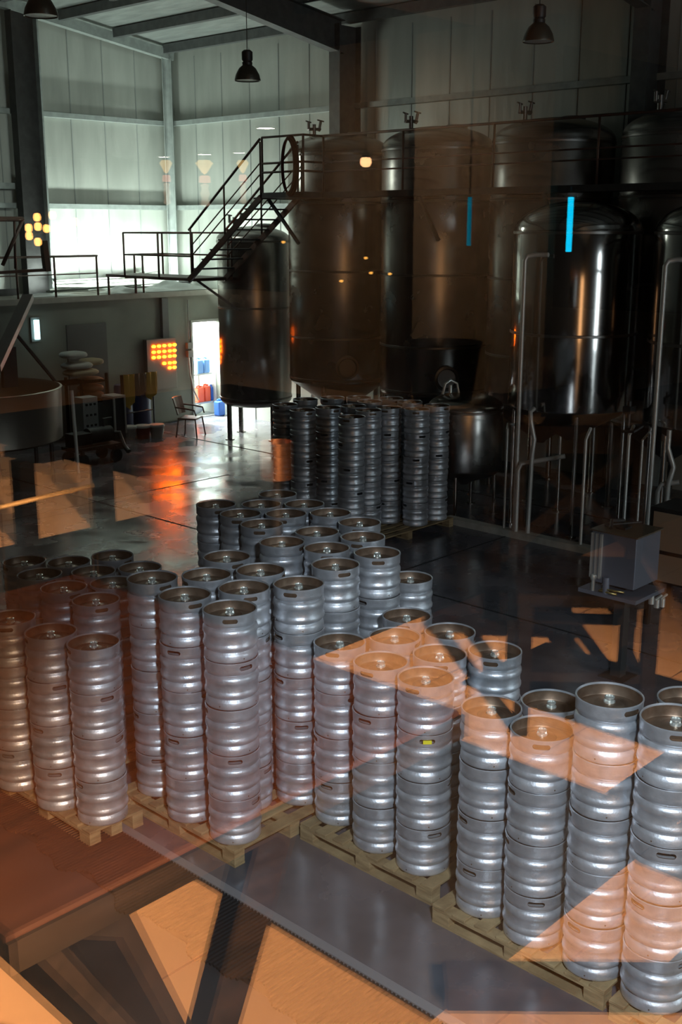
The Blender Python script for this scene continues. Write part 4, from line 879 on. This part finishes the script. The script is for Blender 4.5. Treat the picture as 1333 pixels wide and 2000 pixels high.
# bench with three broad legs and a thin bright brass rail
def fl_(px, py): return vz(px, py, MF)
bp = [fl_(57, 1066), fl_(208, 1036), fl_(318, 1000)]
bn = thing('wooden_bench', 'dark bench on three broad legs, reflected over the hall floor', 'bench', (bp[1].x, bp[1].y, MF))
for q in bp: at_(bn, MB().bar(q, (q.x, q.y, MF+0.44), 0.085, 0.085)).obj('leg', dark_wood, bn)
at_(bn, MB().bar(bp[0]+Vector((0, 0, 0.465)), bp[2]+Vector((0, 0, 0.465)), 0.3, 0.05)).obj('seat', dark_wood, bn)
a = vz(0, 991, MF+0.95); b = vz(182, 948, MF+0.95)
br = thing('brass_rail', 'thin shining brass rail on slim posts, reflected across the hall floor', 'rail', (a.x, a.y, MF))
at_(br, MB().tube([a, b], 0.006, 8)).obj('rail', mat('bright_brass', (0.85, 0.6, 0.3), 0.25, 0.9), br)
for q in (a, b): at_(br, MB().tube([q, Vector((q.x, q.y, MF+0.012))], 0.003, 8)).obj('post', dark_wood, br)
# dark tapered planter against the partition, copper planter nearer
def vf(px, py, F): return mirror(atf(px, py, F))
q = vf(865, 785, 9.3); t = thing('tapered_planter', 'black tapered planter standing on a stand, silhouetted in the reflection', 'planter', (q.x, q.y, MF))
k_ = q.z-MF; pm2 = MB(); pm2.lathe([(0.22, k_), (0.24, k_+0.02), (0.31, k_+0.46), (0.32, k_+0.50), (0.29, k_+0.50), (0.22, k_+0.06), (0.0001, k_+0.05)], 32); pm2.obj('pot', black_m, t)
if k_ > 0.02: MB().tube([(0, 0, 0), (0, 0, k_)], 0.04, 10).lathe([(0.18, 0), (0.18, 0.02), (0.05, 0.04)], 20).obj('stand', black_m, t)
q = vf(543, 935, 5.5); t = thing('copper_drum', 'glowing copper drum planter reflected by the far keg block', 'planter', (q.x, q.y, MF))
k_ = q.z-MF; MB().lathe([(0.075, k_), (0.08, k_+0.005), (0.08, k_+0.19), (0.075, k_+0.19), (0.07, k_+0.02), (0.0001, k_+0.01)], 32).obj('pot', mat('copper', (0.8, 0.42, 0.25), 0.3, 0.9), t)
MB().tube([(0, 0, 0), (0, 0, k_)], 0.03, 10).lathe([(0.12, 0), (0.12, 0.02), (0.03, 0.04)], 20).obj('stand', black_m, t)
# lamps of the upstairs room
warm = mat('warm_bulb', (1, 0.7, 0.4), 0.3, emit=(1.0, 0.42, 0.10), estr=16)
wht = mat('downlight_glow', (1, 0.9, 0.8), 0.3, emit=(1.0, 0.86, 0.7), estr=45)
for i, (px, py, lb, r) in enumerate(((520, 248, 'brightest round downlight mirrored beside the bell lamp', 0.15), (400, 300, 'round downlight mirrored above the yellow garland lantern', 0.15), (320, 305, 'small round downlight mirrored next to the corner column', 0.13), (468, 297, 'round downlight mirrored above the stair rail', 0.13))):
    q = vz(px, py, RZ-0.01); t = thing('ceiling_downlight', lb, 'downlight', (q.x, q.y, RZ-0.03), group='round downlights upstairs')
    MB().lathe([(0.0001, 0.0), (r, 0.0), (r, 0.012), (0.0001, 0.012)], 24).obj('lens', wht, t); MB().lathe([(r, -0.004), (r+0.03, -0.002), (r+0.03, 0.03), (r, 0.03)], 24, closed=True).obj('trim_ring', white_m, t)
for (x, y) in ((-2.9, 6.2), (-5.2, 6.2)):
    t = thing('spot_fitting', 'dark ceiling spot fitting over the brown screen and partition', 'downlight', (x, y, RZ-0.001), group='ceiling spots upstairs')
    MB().lathe([(0.06, -0.10), (0.065, -0.10), (0.065, 0.0), (0.06, 0.0)], 20, closed=True).obj('can', black_m, t)
# garland lanterns: the paper's added glow stands for the downlights shining on it
yel = mat('yellow_paper', (0.8, 0.6, 0.25), 0.6, emit=(1.0, 0.62, 0.22), estr=2.6); pnk = mat('pink_paper', (0.8, 0.35, 0.3), 0.6, emit=(1.0, 0.36, 0.24), estr=2.2); wpp = mat('white_paper', (0.8, 0.7, 0.6), 0.6, emit=(1.0, 0.7, 0.5), estr=1.2)
for px, lb, F in ((400, 'garland lantern with yellow crown mirrored beside the corner column', 12.0), (325, 'garland lantern mirrored over the corner column', 12.5), (475, 'faint garland lantern mirrored behind the stair rail', 12.8)):
    q = vf(px, 313, F); t = thing('garland_lantern', lb, 'lantern', (q.x, q.y, q.z), group='paper garland lanterns'); s = 1.0 if px == 400 else 0.75
    MB().tube([(0, 0, 0), (0, 0, RZ-q.z)], 0.006, 6).obj('cord', black_m, t)
    MB().lathe([(0.0001, -0.14), (0.03*s, -0.12), (0.09*s, -0.03), (0.06*s, 0.0), (0.0001, 0.0)], 20).obj('crown', yel, t)
    MB().lathe([(0.055*s, -0.22), (0.06*s, -0.21), (0.055*s, -0.16), (0.04*s, -0.15)], 20).obj('band', pnk, t)
    MB().lathe([(0.0001, -0.46), (0.05*s, -0.44), (0.035*s, -0.38), (0.05*s, -0.33), (0.035*s, -0.28), (0.045*s, -0.24), (0.0001, -0.23)], 20).obj('tassel', wpp, t)
# chandelier with bulbs
q = vf(95, 440, 9.0); t = thing('chandelier', 'small chandelier of golden bulbs mirrored near the wide column', 'chandelier', q)
offs = ((-0.16, 0.12), (-0.155, -0.02), (-0.30, -0.04), (-0.30, -0.16), (-0.17, -0.25), (-0.02, -0.05), (0.08, 0.15), (0.12, -0.10), (0.3, 0.02), (0.42, 0.05), (0.2, -0.08), (0.1, -0.08))
fm = MB(); fm.tube([(0, 0, -0.08), (0, 0, RZ-q.z)], 0.008, 6)
for k, (u, z) in enumerate(offs):
    p = Vector((RGT[0]*-u*0.5, RGT[1]*u*0.5, z*0.5)); fm.tube([(0, 0, -0.05), p], 0.005, 6)
    MB().blob(p, (0.025, 0.025, 0.032)).obj('bulb', warm, t)
fm.obj('frame', dark_steel, t)
for px, py, F, lb in ((716, 316, 10.0, 'single warm pendant bulb mirrored before the tall tanks'), (887, 385, 10.6, 'tiny warm pendant light mirrored over the third tall tank')):
    q = vf(px, py, F); t = thing('pendant_bulb', lb, 'pendant lamp', q, group='pendant bulbs'); s = 0.045 if px < 800 else 0.014
    MB().blob((0, 0, 0), (s, s, s)).obj('bulb', mat('soft_bulb', (1, .7, .5), 0.3, emit=(1.0, 0.50, 0.22), estr=12), t); MB().tube([(0, 0, s*0.8), (0, 0, RZ-q.z)], 0.005, 6).lathe([(s*0.7, s*0.7), (s*0.8, s*0.9), (s*0.3, s*2.2)], 12).obj('socket', dark_steel, t)
sb = mat('candle_glow', (1, .5, .1), 0.3, emit=(1.0, 0.45, 0.08), estr=8)
for i, (px, py) in enumerate(((668, 549), (716, 504), (726, 533), (763, 535), (908, 501), (555, 473))):
    q = vf(px, py, 10.2); t = thing('string_light', 'tiny amber hanging light among those mirrored over the tall tanks', 'light', q, group='tiny amber hanging lights')
    MB().blob((0, 0, 0), (0.016, 0.016, 0.012)).obj('bulb', sb, t); MB().tube([(0, 0, 0.01), (0, 0, RZ-q.z)], 0.002, 4).obj('wire', black_m, t)
# cyan neon tubes
for px, y0_, y1_, es, lb, r in ((1112, 385, 492, 9.0, 'bright cyan neon tube mirrored over the polished tank', 0.022), (917, 385, 480, 0.9, 'dim cyan neon tube mirrored over the third tall tank', 0.016)):
    a = vf(px, y1_, 9.0); b = vf(px, y0_, 9.0); t = thing('neon_tube', lb, 'neon light', a, group='cyan neon tubes')
    MB().tube([(0, 0, 0), (0, 0, b.z-a.z)], r, 12).obj('tube', mat('cyan_neon_%s' % ('bright' if es > 2 else 'dim'), (0, .6, .9), 0.3, emit=(0.0, 0.55, 0.9), estr=es), t)
    MB().tube([(0, 0, b.z-a.z), (0, 0, RZ-a.z)], 0.006, 6).obj('hanger', black_m, t)

t = thing('pendant_lamp', 'low warm pendant lamp over the floor beyond the tables', 'pendant lamp', (0.2, -0.9, 5.02))
MB().tube([(0, 0, 0.12), (0, 0, RZ-5.02)], 0.006, 6).obj('cord', black_m, t); MB().lathe([(0.03, 0.16), (0.16, 0.09), (0.155, 0.085), (0.03, 0.15)], 24, closed=True).obj('shade', black_m, t)
